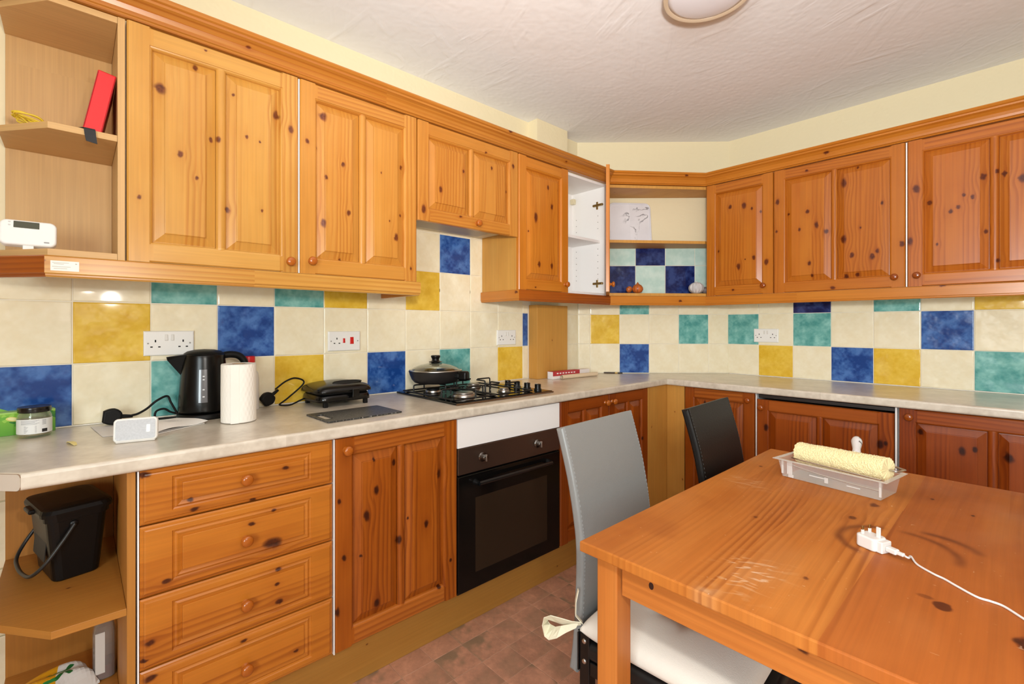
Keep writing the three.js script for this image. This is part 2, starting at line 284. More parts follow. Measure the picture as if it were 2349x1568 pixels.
['ba', 'ab', 'ba', 'aa'].forEach((col, i) => [...col].forEach((k, r) => putTile(wallCorner, k === 'b' ? 'n' : k, cuts2[i], cuts2[i + 1], r ? 1.641 : 1.443, r ? 1.80 : 1.641, onCorner)));
putTile(wallRight, 'b', -0.011, -0.0005, ROW(0), ROW(1), onRight);
['ctc', 'ycc', 'ctn', 'bcc', 'yct', 'cbc', 'tcy', 'ccc', 'byc'].forEach((col, i) => [...col].forEach((k, r) => putTile(wallRight, k, i * TS, (i + 1) * TS, ROW(r), r === 2 ? 1.415 : ROW(r + 1), onRight)));
mesh('grout', [new THREE.BoxGeometry(0.0045, 0.52, 2.33).translate(0.00225, 1.165, 2.36), new THREE.BoxGeometry(0.0045, 0.46, 0.8).translate(0.00225, 1.64, 1.86), new THREE.BoxGeometry(0.0045, 0.52, 0.19).translate(0.00225, 1.165, 0.84)], grout, wallLeft);
{ const g = mesh('grout', [new THREE.BoxGeometry(DL - 0.01, 0.5, 0.0045).translate(DL / 2, 1.162, 0.00225), new THREE.BoxGeometry(DL - 0.2, 0.35, 0.0045).translate(DL / 2 + 0.08, 1.615, 0.00225)], grout, wallCorner); g.position.set(0, 0, 0.74); g.rotation.y = DIAG; }
mesh('grout', new THREE.BoxGeometry(1.8, 0.5, 0.0045).translate(1.6, 1.162, 0.00225), grout, wallRight);
{ // thin bead of sealant where tiles meet the worktop
  const bead = plain(240, 234, 220, 0.4);
  mesh('sealant', B(0.004, 0.9105, 1.22, 0.007, 0.004, 2.3, 0.001), bead, wallLeft);
  mesh('sealant', B(0.72, 0.9105, 0.004, 1.8, 0.004, 0.007, 0.001), bead, wallRight);
}

// boxed-in pipes between worktop and wall cupboards
{ const t = struct('trim_1', [B(0.0075, 0.9105, 0.936, 0.0725, 0.449, 0.278, 0.0015, 'y')], M.foil); t.userData.label = 'brown wood-effect boxing over the pipes between worktop and wall cupboards'; }

// ---------------------------------------------------------------- cupboards
// A unit stands in a frame whose x runs along the wall as one faces it, y up, z out from the wall.
const unit = (name, label, cat, run, at, group) => thing(name, label, cat, run === 'L' ? [0, 0, at] : [at, 0, 0], run === 'L' ? Math.PI / 2 : 0, group);
function stileG(w, L, h, flip, th, sw, x0, y0, vertical) { // one member of a door frame with its inner edge moulded
  const prof = [[0, 0], [sw, 0], [sw, th - 0.0135], [sw - 0.0015, th - 0.0085], [sw - 0.0045, th - 0.0045], [sw - 0.0085, th - 0.0028], [sw - 0.0088, th - 0.0004], [0.005, th], [0.001, th - 0.004]];
  const g = prism(prof, L), m = new THREE.Matrix4();
  if (vertical) m.makeBasis(V3(flip ? -1 : 1, 0, 0), V3(0, 0, 1), V3(0, flip ? 1 : -1, 0)); else m.makeBasis(V3(0, flip ? -1 : 1, 0), V3(0, 0, 1), V3(flip ? -1 : 1, 0, 0));
  g.applyMatrix4(m);
  g.computeBoundingBox(); const b = g.boundingBox; g.translate(x0 - b.min.x, y0 - b.min.y, -b.min.z);
  g.computeVertexNormals(); return g;
}
const knobG = lathe([[0, 0.030], [0.006, 0.0297], [0.011, 0.0282], [0.0145, 0.0255], [0.016, 0.0215], [0.0150, 0.0175], [0.0115, 0.0145], [0.008, 0.012], [0.0068, 0.009], [0.0075, 0.005], [0.0105, 0.002], [0.0112, 0]], 28).rotateX(Math.PI / 2);
function addKnob(parent, x, y, z, mat = M.knob) { const k = mesh('knob', knobG, mat, parent); k.position.set(x, y, z); k.rotation.z = rnd(6); return k; }
function framedDoor(parent, x, y, z, w, h, mat, { knob, knobMat, mullion = true, name = 'door', sw = 0.062, th = 0.02 } = {}) {
  const d = sub(name, parent, [x, y, z]), P = (g) => planar(g, w, h);
  mesh('stile', P(stileG(w, h, h, false, th, sw, 0, 0, true)), mat, d);
  mesh('stile', P(stileG(w, h, h, true, th, sw, w - sw, 0, true)), mat, d);
  mesh('rail', P(stileG(w, w - 2 * sw + 0.018, h, false, th - 0.0002, sw, sw - 0.009, 0, false)), mat, d);
  mesh('rail', P(stileG(w, w - 2 * sw + 0.018, h, true, th - 0.0002, sw, sw - 0.009, h - sw, false)), mat, d);
  const mw = 0.03, iw = w - 2 * sw, n = mullion ? 2 : 1, pw = mullion ? (iw - mw) / 2 : iw, ph = h - 2 * sw;
  if (mullion) { const g = new THREE.CylinderGeometry(mw / 2, mw / 2, ph + 0.012, 14, 1, false).scale(1, 1, 0.75).translate(w / 2, h / 2, th - 0.0135); mesh('mullion', P(g), mat, d); }
  for (let i = 0; i < n; i++) {
    const g = rings(pw, ph, [[0, 0, th - 0.0170], [0.003, 0.003, th - 0.0165], [0.028, 0.028, th - 0.0065], [0.0284, 0.0284, th - 0.0028], [0.0305, 0.0305, th - 0.0020]], 0.001);
    g.translate(sw + i * (pw + mw), sw, 0); mesh('panel', P(g), mat, d);
  }
  if (knob) addKnob(d, knob[0], knob[1], th - 0.001, knobMat || M.knob);
  return d;
}
function carcass(u, x0, x1, y0, y1, d, { sideA = M.white, sideB = M.white, shelf = true, z0 = 0.01 } = {}) {
  const t = 0.016, e = 0.0006, zz = d - z0, w = x1 - x0;
  mesh('side_panel', B(x0 + e, y0, z0, t, y1 - y0, zz, 0.0008), sideA, u); mesh('side_panel', B(x1 - t - e, y0, z0, t, y1 - y0, zz, 0.0008), sideB, u);
  mesh('top_panel', B(x0 + t, y1 - t, z0, w - 2 * t, t, zz, 0.0008, 'x'), M.white, u); mesh('bottom_panel', B(x0 + t, y0, z0, w - 2 * t, t, zz, 0.0008, 'x'), M.white, u);
  mesh('back_panel', B(x0 + t, y0 + t, z0 + 0.012, w - 2 * t, y1 - y0 - 2 * t, 0.004, 0), M.white, u);
  if (shelf) mesh('shelf', B(x0 + t + 0.0005, (y0 + y1) / 2, z0 + 0.02, w - 2 * t - 0.001, t, zz - 0.05, 0.0008, 'x'), M.white, u);
}
const edgeStrip = (u, x, w, y0, y1, z) => mesh('edge_strip', B(x, y0, z, w, y1 - y0, 0.0165, 0.0003), M.white, u);
const WD = 0.286, BD = 0.553, WY0 = 1.42, WY1 = 2.12; // carcass depths, height range of the wall units
const D = (w, h, pal, k, s, more, rail) => wood(doorTex(w, h, pal, k, s, rail), more);
const RAIL = [[190, 112, 42], [166, 88, 28], [124, 56, 16], [60, 22, 8]];
// tall wall cupboard with two doors
{
  const u = unit('wall_cupboard', 'large two-door pine wall cupboard beside the open end shelf, above the kettle', 'cupboard', 'L', 3.15);
  carcass(u, 0, 0.968, WY0, WY1, WD);
  const h = 0.698, a = D(0.478, h, HONEY, [0.08, 0.529, 0.017, 0.169, 0.623, 0.01, 0.406, 0.545, 0.014, 0.452, 0.504, 0.011, 0.211, 0.407, 0.008, 0.23, 0.412, 0.01, 0.312, 0.442, 0.007, 0.352, 0.436, 0.005, 0.129, 0.339, 0.011, 0.172, 0.276, 0.007, 0.256, 0.192, 0.011, 0.359, 0.203, 0.005, 0.029, 0.189, 0.007, 0.274, 0.573, 0.006, 0.195, 0.684, 0.005], 1);
  const b = D(0.481, h, HONEY, [0.025, 0.48, 0.01, 0.084, 0.59, 0.016, 0.158, 0.428, 0.009, 0.181, 0.246, 0.011, 0.384, 0.177, 0.014, 0.316, 0.43, 0.004, 0.411, 0.475, 0.009, 0.095, 0.365, 0.007, 0.086, 0.195, 0.013, 0.353, 0.241, 0.004, 0.407, 0.273, 0.007, 0.451, 0.053, 0.007, 0.15, 0.063, 0.006, 0.061, 0.466, 0.005], 2, { color: C(250, 236, 222) });
  framedDoor(u, 0.001, WY0 + 0.001, WD + 0.002, 0.478, h, a, { knob: [0.447, 0.037] });
  framedDoor(u, 0.4845, WY0 + 0.001, WD + 0.002, 0.481, h, b, { knob: [0.038, 0.046] });
  mesh('divider', B(0.466, WY0 + 0.016, 0.03, 0.032, 0.668, WD - 0.03, 0.0008), M.white, u); edgeStrip(u, 0.4797, 0.004, WY0 + 0.002, WY1 - 0.002, WD + 0.001);
}
{
  const u = unit('hood_cupboard', 'short pine flap-door cupboard over the cooker hood, above the hob', 'cupboard', 'L', 2.182);
  carcass(u, 0, 0.596, 1.742, WY1, WD, { shelf: false, sideA: M.foil });
  const h = 0.431, m = D(0.592, h, HONEY, [0.029, 0.049, 0.015, 0.118, 0.152, 0.012, 0.244, 0.26, 0.009, 0.415, 0.314, 0.008, 0.557, 0.355, 0.012, 0.378, 0.381, 0.007, 0.52, 0.221, 0.007, 0.227, 0.048, 0.007], 3, { color: C(244, 222, 198) });
  framedDoor(u, 0.002, 1.688, WD + 0.002, 0.592, h, m, { knob: [0.322, 0.03] });
}
{
  const u = thing('cooker_hood', 'flat off-white cooker hood under the short flap-door cupboard', 'cooker hood', [0, 0, 2.182], Math.PI / 2);
  mesh('body', B(0.003, 1.720, 0.012, 0.590, 0.0215, 0.274, 0.003, 'x', 2), plain(214, 206, 184, 0.45), u);
  mesh('filter', B(0.06, 1.7175, 0.05, 0.47, 0.004, 0.19, 0.001), plain(186, 182, 170, 0.5), u);
}
{
  const u = unit('wall_cupboard', 'narrow closed single-door pine wall cupboard next to the standing-open door', 'cupboard', 'L', 1.585);
  carcass(u, 0, 0.395, WY0, WY1, WD, { sideA: M.foil });
  const m = D(0.391, 0.698, AMBER, [0.127, 0.39, 0.02, 0.221, 0.566, 0.011, 0.252, 0.465, 0.014, 0.152, 0.142, 0.016, 0.252, 0.142, 0.015, 0.303, 0.564, 0.007, 0.079, 0.311, 0.005, 0.122, 0.017, 0.006], 4);
  framedDoor(u, 0.002, WY0 + 0.001, WD + 0.002, 0.391, 0.698, m, { knob: [0.361, 0.045], mullion: false });
}
{
  const u = unit('wall_cupboard', 'white-lined narrow wall cupboard whose pine door stands open', 'cupboard', 'L', 1.19);
  carcass(u, 0, 0.384, WY0, WY1, WD, { shelf: false });
  mesh('shelf', B(0.017, 1.755, 0.03, 0.35, 0.016, 0.225, 0.001, 'x'), M.white, u);
  const hinge = V3(0.381, WY0 + 0.001, WD + 0.003), m = D(0.381, 0.698, AMBER, [0.12, 0.35, 0.012, 0.25, 0.5, 0.01, 0.2, 0.15, 0.01], 5);
  const d = framedDoor(u, 0, 0, 0, 0.381, 0.698, m, { mullion: false, knob: [0.03, 0.042] });
  // turned about its hinge on the far side so that its near edge points into the room
  for (const c of d.children) c.position.x -= 0.381;
  d.position.copy(hinge); d.rotation.y = (35.9 * Math.PI) / 180;
  for (const y of [1.50, 1.995]) {
    const hg = sub('hinge', u);
    mesh('hinge_plate', B(0.362, y - 0.024, 0.225, 0.0055, 0.048, 0.012, 0.001), M.brass, hg);
    mesh('hinge_arm', B(0.350, y - 0.007, 0.205, 0.014, 0.014, 0.075, 0.003), M.brass, hg);
  }
  mesh('hanging_bracket', [B(0.340, 2.035, 0.028, 0.026, 0.034, 0.03, 0.003), B(0.346, 2.05, 0.055, 0.014, 0.014, 0.008, 0.002)], plain(226, 214, 180, 0.5), u);
  const pegs = []; for (const y of [1.53, 1.56, 1.60, 1.64, 1.68, 1.72, 1.85, 1.89, 1.93]) for (const z of [0.06, 0.235]) pegs.push(new THREE.CylinderGeometry(0.0024, 0.0024, 0.002, 8).rotateZ(Math.PI / 2).translate(0.3672, y, z));
  mesh('peg_hole', pegs, plain(120, 112, 104, 0.8), u);
}
// open corner shelf set across the angled wall
const CF0 = [0.305, 0.803], CF1 = [0.694, 0.305], cfl = Math.hypot(CF1[0] - CF0[0], CF1[1] - CF0[1]), cfa = Math.atan2(CF0[1] - CF1[1], CF1[0] - CF0[0]);
{
  const u = thing('corner_shelf_unit', 'open pine corner shelf set across the angled wall between the cupboard runs', 'shelf unit');
  const outline = [[CF0[0], CF0[1]], [CF1[0], CF1[1]], [0.694, 0.032], [0.05, 0.703], [0.03, 0.803]].map(([x, z]) => [x + 0.0, z]);
  const level = (name, y, inset = 0) => { const k = inset, g = grainUV(poly([[CF0[0] - k * 0.78, CF0[1] - 0.001 - k * 0.61], [CF1[0] - k * 0.78 , CF1[1] - k * 0.61], [0.694 - k * 0.2, 0.036], [0.036, 0.722], [0.036, 0.802]], y, y + 0.018, 0.0012), 'x'); mesh(name, g, M.foil, u); };
  level('top_panel', 2.10); level('shelf', 1.757, 0.012); level('bottom_panel', 1.421);
}
{
  const u = unit('wall_cupboard', 'single-door pine wall cupboard at the start of the far run, beside the corner shelf', 'cupboard', 'R', 0.695);
  carcass(u, 0, 0.396, WY0, WY1, WD, { sideA: M.foil });
  const m = D(0.392, 0.698, AMBER, [0.149, 0.54, 0.013, 0.231, 0.536, 0.017, 0.276, 0.509, 0.01, 0.287, 0.217, 0.013, 0.199, 0.169, 0.015, 0.237, 0.211, 0.005, 0.357, 0.183, 0.016, 0.167, 0.031, 0.009, 0.073, 0.278, 0.008, 0.321, 0.484, 0.008], 6, { color: C(248, 240, 232) });
  framedDoor(u, 0.002, WY0 + 0.001, WD + 0.002, 0.392, 0.698, m, { knob: [0.344, 0.047], knobMat: M.knobRed, mullion: false });
}
{
  const u = unit('wall_cupboard', 'wide two-door knotty pine wall cupboard on the far run, running out of view', 'cupboard', 'R', 1.091);
  carcass(u, 0, 1.19, WY0, WY1, WD);
  const a = D(0.588, 0.698, AMBER, [0.021, 0.519, 0.013, 0.016, 0.351, 0.009, 0.075, 0.441, 0.008, 0.171, 0.441, 0.012, 0.214, 0.359, 0.014, 0.132, 0.345, 0.01, 0.259, 0.318, 0.014, 0.338, 0.558, 0.019, 0.336, 0.264, 0.02, 0.18, 0.154, 0.012, 0.192, 0.087, 0.009, 0.347, 0.07, 0.014, 0.396, 0.076, 0.013, 0.373, 0.177, 0.013, 0.458, 0.162, 0.015, 0.479, 0.187, 0.011, 0.497, 0.424, 0.008, 0.409, 0.314, 0.006, 0.289, 0.014, 0.011, 0.168, 0.664, 0.008, 0.396, 0.627, 0.007, 0.575, 0.211, 0.015], 7, { color: C(244, 232, 222) });
  const b = D(0.588, 0.698, AMBER, [0.01, 0.219, 0.015, 0.033, 0.464, 0.02, 0.079, 0.392, 0.013, 0.153, 0.336, 0.011, 0.178, 0.352, 0.01, 0.197, 0.402, 0.009, 0.225, 0.388, 0.01, 0.259, 0.472, 0.015, 0.267, 0.229, 0.01, 0.302, 0.486, 0.01, 0.304, 0.097, 0.01, 0.107, 0.192, 0.007, 0.324, 0.472, 0.012, 0.377, 0.438, 0.018], 8, { color: C(244, 226, 212) });
  framedDoor(u, 0.001, WY0 + 0.001, WD + 0.002, 0.588, 0.698, a, { knob: [0.548, 0.05], knobMat: M.knobRed });
  framedDoor(u, 0.5965, WY0 + 0.001, WD + 0.002, 0.588, 0.698, b, { knob: [0.036, 0.052], knobMat: M.knobRed });
  mesh('divider', B(0.577, WY0 + 0.016, 0.03, 0.032, 0.668, WD - 0.03, 0.0008), M.white, u); edgeStrip(u, 0.5902, 0.005, WY0 + 0.002, WY1 - 0.002, WD + 0.001);
}
// open shelf that ends the near run of wall units, its front corner cut off
const endShelf = (c, x1, z0, zc, zt, xt, x0 = 0.012) => [[x0, z0], [x1, z0], [x1, zc], [xt, zt], [x0, zt]];
{
  const u = thing('open_shelf_unit', 'pale open end shelf unit fixed at the near end of the wall cupboards', 'shelf unit');
  mesh('back_panel', B(0.003, WY0, 3.169, 0.008, WY1 - WY0, 0.242, 0.0005), M.tan, u);
  mesh('side_panel', B(0.003, WY0, 3.1515, 0.299, WY1 - WY0, 0.017, 0.001), M.tan, u);
  for (const [n, y, d] of [['top_panel', 2.101, 0], ['shelf', 1.762, 0.004], ['bottom_panel', 1.421, 0]]) mesh(n, grainUV(poly(endShelf(0, 0.301 - d, 3.169, 3.312, 3.412, 0.17), y, y + 0.018, 0.001), 'z'), M.tan, u);
}

// base units
{
  const u = thing('open_base_unit', 'open wood-effect end unit under the near end of the worktop, holding the caddy', 'shelf unit');
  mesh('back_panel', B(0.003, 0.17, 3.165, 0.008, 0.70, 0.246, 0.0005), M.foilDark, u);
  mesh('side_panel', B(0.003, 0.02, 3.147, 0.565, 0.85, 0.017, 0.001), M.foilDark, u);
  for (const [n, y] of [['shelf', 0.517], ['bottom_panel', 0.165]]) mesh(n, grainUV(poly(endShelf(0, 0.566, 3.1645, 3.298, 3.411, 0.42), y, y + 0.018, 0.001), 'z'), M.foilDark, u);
}
const BY0 = 0.178;
{
  const u = unit('drawer_unit', 'pine base unit of four drawers below the kettle', 'drawers', 'L', 3.145);
  carcass(u, 0, 0.494, BY0, 0.870, BD, { shelf: false });
  edgeStrip(u, 0.0012, 0.0032, BY0, 0.868, BD + 0.001);
  const KN = [[0.343, 0.078, 0.008, 0.105, 0.042, 0.009, 0.114, 0.015, 0.009, 0.256, 0.004, 0.008, 0.007, 0.128, 0.012], [0.252, 0.118, 0.008, 0.307, 0.047, 0.022, 0.311, 0.141, 0.006, 0.054, 0.028, 0.009], [0.323, 0.145, 0.008, 0.319, 0.104, 0.007, 0.325, 0.05, 0.012, 0.021, 0.066, 0.01, 0.007, 0.025, 0.008], [0.232, 0.159, 0.007, 0.373, 0.064, 0.006, 0.021, 0.159, 0.012]];
  const AM2 = [[200, 124, 42], [172, 94, 26], [134, 64, 16], [62, 24, 10]];
  [[0.731, 0.868], [0.549, 0.727], [0.367, 0.545], [0.185, 0.363]].forEach(([a, b], i) => {
    const w = 0.485, h = b - a, th = 0.02, d = sub('drawer', u, [0.0055, a, BD + 0.002]);
    const iy = 0.030, prof = [[0, 0, th - 0.007], [0.004, 0.004, th - 0.0045], [0.0065, 0.0065, th - 0.0045], [0.009, 0.009, th - 0.001], [0.012, 0.012, th], [0.066, iy - 0.006, th], [0.068, iy - 0.004, th - 0.003], [0.072, iy, th - 0.0045], [0.076, iy + 0.003, th - 0.003], [0.078, iy + 0.005, th - 0.001], [0.083, iy + 0.010, th - 0.003], [0.088, iy + 0.015, th - 0.0045], [0.0885, iy + 0.0155, th - 0.001], [0.0905, iy + 0.0175, th - 0.0005]];
    mesh('drawer_front', planar(rings(w, h, prof, 0), w, h), wood(drawerTex(w, h, AM2, KN[i], 11 + i * 3)), d);
    addKnob(d, 0.236, [0.069, 0.080, 0.081, 0.083][i], th - 0.001);
  });
}
{
  const u = unit('base_cupboard', 'single-door reddish pine base cupboard between the drawers and the oven', 'cupboard', 'L', 2.651);
  carcass(u, 0, 0.486, BY0, 0.870, BD);
  edgeStrip(u, 0.0010, 0.0032, BY0, 0.868, BD + 0.001);
  const m = D(0.479, 0.684, RED, [0.141, 0.49, 0.013, 0.106, 0.413, 0.016, 0.23, 0.292, 0.014, 0.212, 0.567, 0.012, 0.268, 0.356, 0.005, 0.012, 0.483, 0.008, 0.028, 0.296, 0.009, 0.006, 0.129, 0.011, 0.399, 0.06, 0.009, 0.399, 0.488, 0.015, 0.447, 0.148, 0.008, 0.339, 0.317, 0.012, 0.087, 0.281, 0.006, 0.142, 0.105, 0.013, 0.133, 0.594, 0.006], 21, {}, RAIL);
  framedDoor(u, 0.005, 0.184, BD + 0.002, 0.479, 0.684, m, { knob: [0.034, 0.645] });
}
{ // built-under oven
  const u = unit('oven', 'built-in black glass oven with a brown steel control panel under the hob', 'oven', 'L', 2.165);
  mesh('body', B(0.012, BY0 + 0.004, 0.03, 0.573, 0.566, BD - 0.03, 0.002), M.blackMatt, u);
  const cp = mesh('control_panel', B(0.0015, 0.6475, BD, 0.594, 0.103, 0.022, 0.002, 'x', 2), std({ color: C(112, 92, 80), metalness: 0.85, roughness: 0.34 }), u);
  for (const x of [0.122, 0.442]) {
    const k = mesh('knob', lathe([[0, 0.026], [0.009, 0.0255], [0.0125, 0.023], [0.013, 0.008], [0.019, 0.004], [0.0195, 0]], 28).rotateX(Math.PI / 2), std({ color: C(120, 116, 112), metalness: 1, roughness: 0.18 }), u);
    k.position.set(x, 0.701, BD + 0.0215);
    mesh('grip', B(-0.003, -0.014, 0.02, 0.006, 0.028, 0.012, 0.002), M.steel, k);
  }
  const glass = std({ color: C(14, 12, 11), roughness: 0.12, specularIntensity: 0.55 });
  const d = mesh('door', rings(0.594, 0.462, [[0, 0, 0.018], [0.002, 0.002, 0.021], [0.004, 0.004, 0.022]]).translate(0.0015, 0.180, BD), glass, u);
  mesh('window', rings(0.42, 0.30, [[0, 0, 0.0003], [0.001, 0.001, 0.0006]]).translate(0.087, 0.244, BD + 0.0219), std({ color: C(46, 34, 24), roughness: 0.16, specularIntensity: 0.5 }), d);
  mesh('handle', [tube([[0.085, 0.607, BD + 0.05], [0.3, 0.607, BD + 0.052], [0.51, 0.607, BD + 0.05]], 0.0085, 20, 12), ...[0.085, 0.51].map((x) => lathe([[0.010, 0.030], [0.0095, 0.012], [0.012, 0]], 16).rotateX(Math.PI / 2).translate(x, 0.607, BD + 0.021))], std({ color: C(24, 23, 23), roughness: 0.25 }), d);
}
tag(mesh('filler_panel', B(0, 0, 0, 0.594, 0.115, 0.02, 0.001).translate(0, 0, 0), M.white), 'plain white filler panel above the oven, below the worktop', 'panel');
{ const f = scene.getObjectByName('filler_panel'); f.position.set(BD, 0.7525, 2.1635); f.rotation.y = Math.PI / 2; }
{
  const u = unit('base_cupboard', 'two-door dark pine base cupboard behind the grey chair, beside the oven', 'cupboard', 'L', 1.567);
  carcass(u, 0, 0.776, BY0, 0.870, BD);
  const m = D(0.384, 0.684, RED, [0.1, 0.3, 0.012, 0.3, 0.5, 0.01, 0.2, 0.15, 0.012, 0.33, 0.4, 0.008], 23, { color: C(225, 205, 195) });
  framedDoor(u, 0.003, 0.184, BD + 0.002, 0.384, 0.684, m, { knob: [0.355, 0.645], mullion: true });
  framedDoor(u, 0.3895, 0.184, BD + 0.002, 0.384, 0.684, m, { knob: [0.03, 0.645], mullion: true });
}
{
  const u = thing('corner_post', 'plain ochre wood-effect corner post where the two runs of base units meet', 'corner post');
  mesh('post_panel', B(0.555, 0.11, 0.556, 0.018, 0.76, 0.233, 0.001), M.foil, u);
  mesh('post_panel', B(0.574, 0.11, 0.556, 0.112, 0.76, 0.018, 0.001), M.foil, u);
}
{
  const u = unit('base_cupboard', 'single-door pine base cupboard behind the black chair', 'cupboard', 'R', 0.687);
  carcass(u, 0, 0.402, BY0, 0.870, BD);
  const m = D(0.396, 0.684, RED, [0.12, 0.6, 0.011, 0.3, 0.45, 0.01, 0.2, 0.2, 0.012], 25, { color: C(235, 225, 215) }, RAIL);
  framedDoor(u, 0.002, 0.184, BD + 0.002, 0.396, 0.684, m, { knob: [0.366, 0.645], knobMat: M.knobRed });
}
{
  const u = unit('integrated_appliance', 'pine-fronted built-in appliance with a dark steel strip showing above its door', 'appliance', 'R', 1.0905);
  mesh('body', B(0.008, BY0, 0.03, 0.58, 0.655, BD - 0.032, 0.003), M.steel, u);
  mesh('top_strip', B(0.008, 0.846, 0.05, 0.58, 0.018, BD - 0.055, 0.002, 'x'), std({ color: C(70, 66, 64), metalness: 0.8, roughness: 0.4 }), u);
  const m = D(0.585, 0.66, RED, [0.532, 0.514, 0.018, 0.553, 0.522, 0.01, 0.047, 0.514, 0.014, 0.2, 0.3, 0.01, 0.4, 0.2, 0.012], 27, { color: C(225, 205, 195) }, RAIL);
  framedDoor(u, 0.006, 0.184, BD + 0.002, 0.580, 0.657, m, { knob: [0.026, 0.615], knobMat: M.knobRed });
  mesh('side_strip', B(0.588, BY0, 0.3, 0.0065, 0.69, BD - 0.284, 0.001), M.white, u); edgeStrip(u, 0.0002, 0.0045, BY0, 0.86, BD + 0.001);
}
{
  const u = unit('base_cupboard', 'dark red pine base cupboard at the far end of the worktop, beyond the paint tray', 'cupboard', 'R', 1.688);
  carcass(u, 0, 0.592, BY0, 0.870, BD);
  const m = D(0.585, 0.684, RED, [0.203, 0.533, 0.014, 0.336, 0.531, 0.02, 0.242, 0.546, 0.011, 0.072, 0.589, 0.013], 29, { color: C(220, 195, 185) }, RAIL);
  framedDoor(u, 0.004, 0.184, BD + 0.002, 0.585, 0.684, m, { knob: [0.036, 0.65], knobMat: M.knobRed });
}
const plinthFoil = std({ map: foilTex, roughness: 0.5, color: C(220, 214, 206) });
tag(mesh('plinth', B(0.485, 0.0015, 0.50, 0.016, 0.172, 2.645, 0.001, 'z'), plinthFoil), 'long brown plinth board under the drawers and the oven', 'plinth');
tag(mesh('plinth', B(0.503, 0.0015, 0.485, 1.78, 0.172, 0.016, 0.001, 'x'), plinthFoil), 'brown plinth board under the base units of the far run, behind the table', 'plinth');

// mouldings swept along the tops and bottoms of the wall units, mitred at each corner
function sweep(prof, a, b, prev, next) { // plan points a -> b with their neighbours; prof = [outwards, y]
  const dir = (p, q) => { const d = [q[0] - p[0], q[1] - p[1]], l = Math.hypot(...d); return [d[0] / l, d[1] / l]; };
  const nor = (d) => [-d[1], d[0]], d = dir(a, b), n = nor(d);
  const mitre = (o) => { if (!o) return n; const m = nor(o), s = [n[0] + m[0], n[1] + m[1]], k = 2 / (s[0] * s[0] + s[1] * s[1]); return [s[0] * k, s[1] * k]; };
  const ma = mitre(prev && dir(prev, a)), mb = mitre(next && dir(b, next)), T = [], L = Math.hypot(b[0] - a[0], b[1] - a[1]);
  const A = prof.map(([o, y]) => [a[0] + ma[0] * o, y, a[1] + ma[1] * o]), E = prof.map(([o, y]) => [b[0] + mb[0] * o, y, b[1] + mb[1] * o]), U = [];
  let run = 0; const off = rnd(1.2), vo = rnd(0.15), n2 = prof.length;
  for (let i = 0; i < n2; i++) { const j = (i + 1) % n2, st = Math.hypot(prof[j][0] - prof[i][0], prof[j][1] - prof[i][1]); T.push(A[i], E[i], E[j], A[i], E[j], A[j]); const v0 = run + vo, v1 = run + st + vo; U.push(off, v0, off + L, v0, off + L, v1, off, v0, off + L, v1, off, v1); run += st; }
  const fan = THREE.ShapeUtils.triangulateShape(prof.map((p) => new THREE.Vector2(...p)), []);
  for (const [i, j, k] of fan) { T.push(A[i], A[j], A[k], E[i], E[k], E[j]); for (let q = 0; q < 6; q++) U.push(off, vo); }
  return tri(T, U);
}
const F = 0.309;
const crownP = [[0.17, 3.43], [F, 3.312], [F, 0.804], [0.694, F], [2.285, F]].map((p) => p);
const cornP = [[-0.02, 2.122], [0.002, 2.122], [0.006, 2.128], [0.011, 2.130], [0.013, 2.140], [0.018, 2.152], [0.028, 2.163], [0.040, 2.169], [0.041, 2.176], [0.048, 2.179], [0.052, 2.185], [0.050, 2.191], [-0.02, 2.191]];
const pelP = [[-0.012, 1.362], [0.006, 1.362], [0.009, 1.366], [0.009, 1.370], [0.012, 1.373], [0.012, 1.416], [0.009, 1.4192], [-0.012, 1.4192]];
const flip = (pts) => pts; // the outward side lies to the right of travel
const runs = (name, prof, pts, list) => list.forEach(([i, mat, label]) => tag(mesh(name, sweep(prof.map(([o, y]) => [o, y]), pts[i], pts[i + 1], pts[i - 1], pts[i + 2]), mat), label, name === 'cornice' ? 'moulding' : 'pelmet').userData.kind = 'thing');
runs('cornice', cornP, crownP, [[0, M.red, 'short dark cornice moulding mitred round the cut-off end of the open shelf'], [1, M.cornice, 'long pine cornice moulding along the top of the near wall cupboards'], [2, M.amber, 'short pine cornice moulding across the top of the open corner shelf'], [3, M.amber, 'pine cornice moulding along the top of the far wall cupboards']]);
const pelLeft = [[0.18, 3.425], [F, 3.312], [F, 2.186], [0.01, 2.186]];
runs('pelmet', pelP, pelLeft, [[0, M.red, 'dark red pelmet board across the cut-off end of the open shelf'], [1, M.trim, 'long pine pelmet under the two-door cupboard, with a white sticker at its end'], [2, M.amber, 'short pelmet return running back to the wall beside the hob']]);
const pelMid = [[0.01, 1.583], [F, 1.583], [F, 0.804], [0.694, F], [2.285, F]];
runs('pelmet', pelP, pelMid, [[0, M.amber, 'short pelmet return under the brown side panel above the hob'], [1, M.red, 'dark pelmet under the narrow cupboard and the standing-open door'], [2, M.amber, 'short pelmet under the open corner shelf'], [3, M.amber, 'long pelmet under the far run of wall cupboards']]);

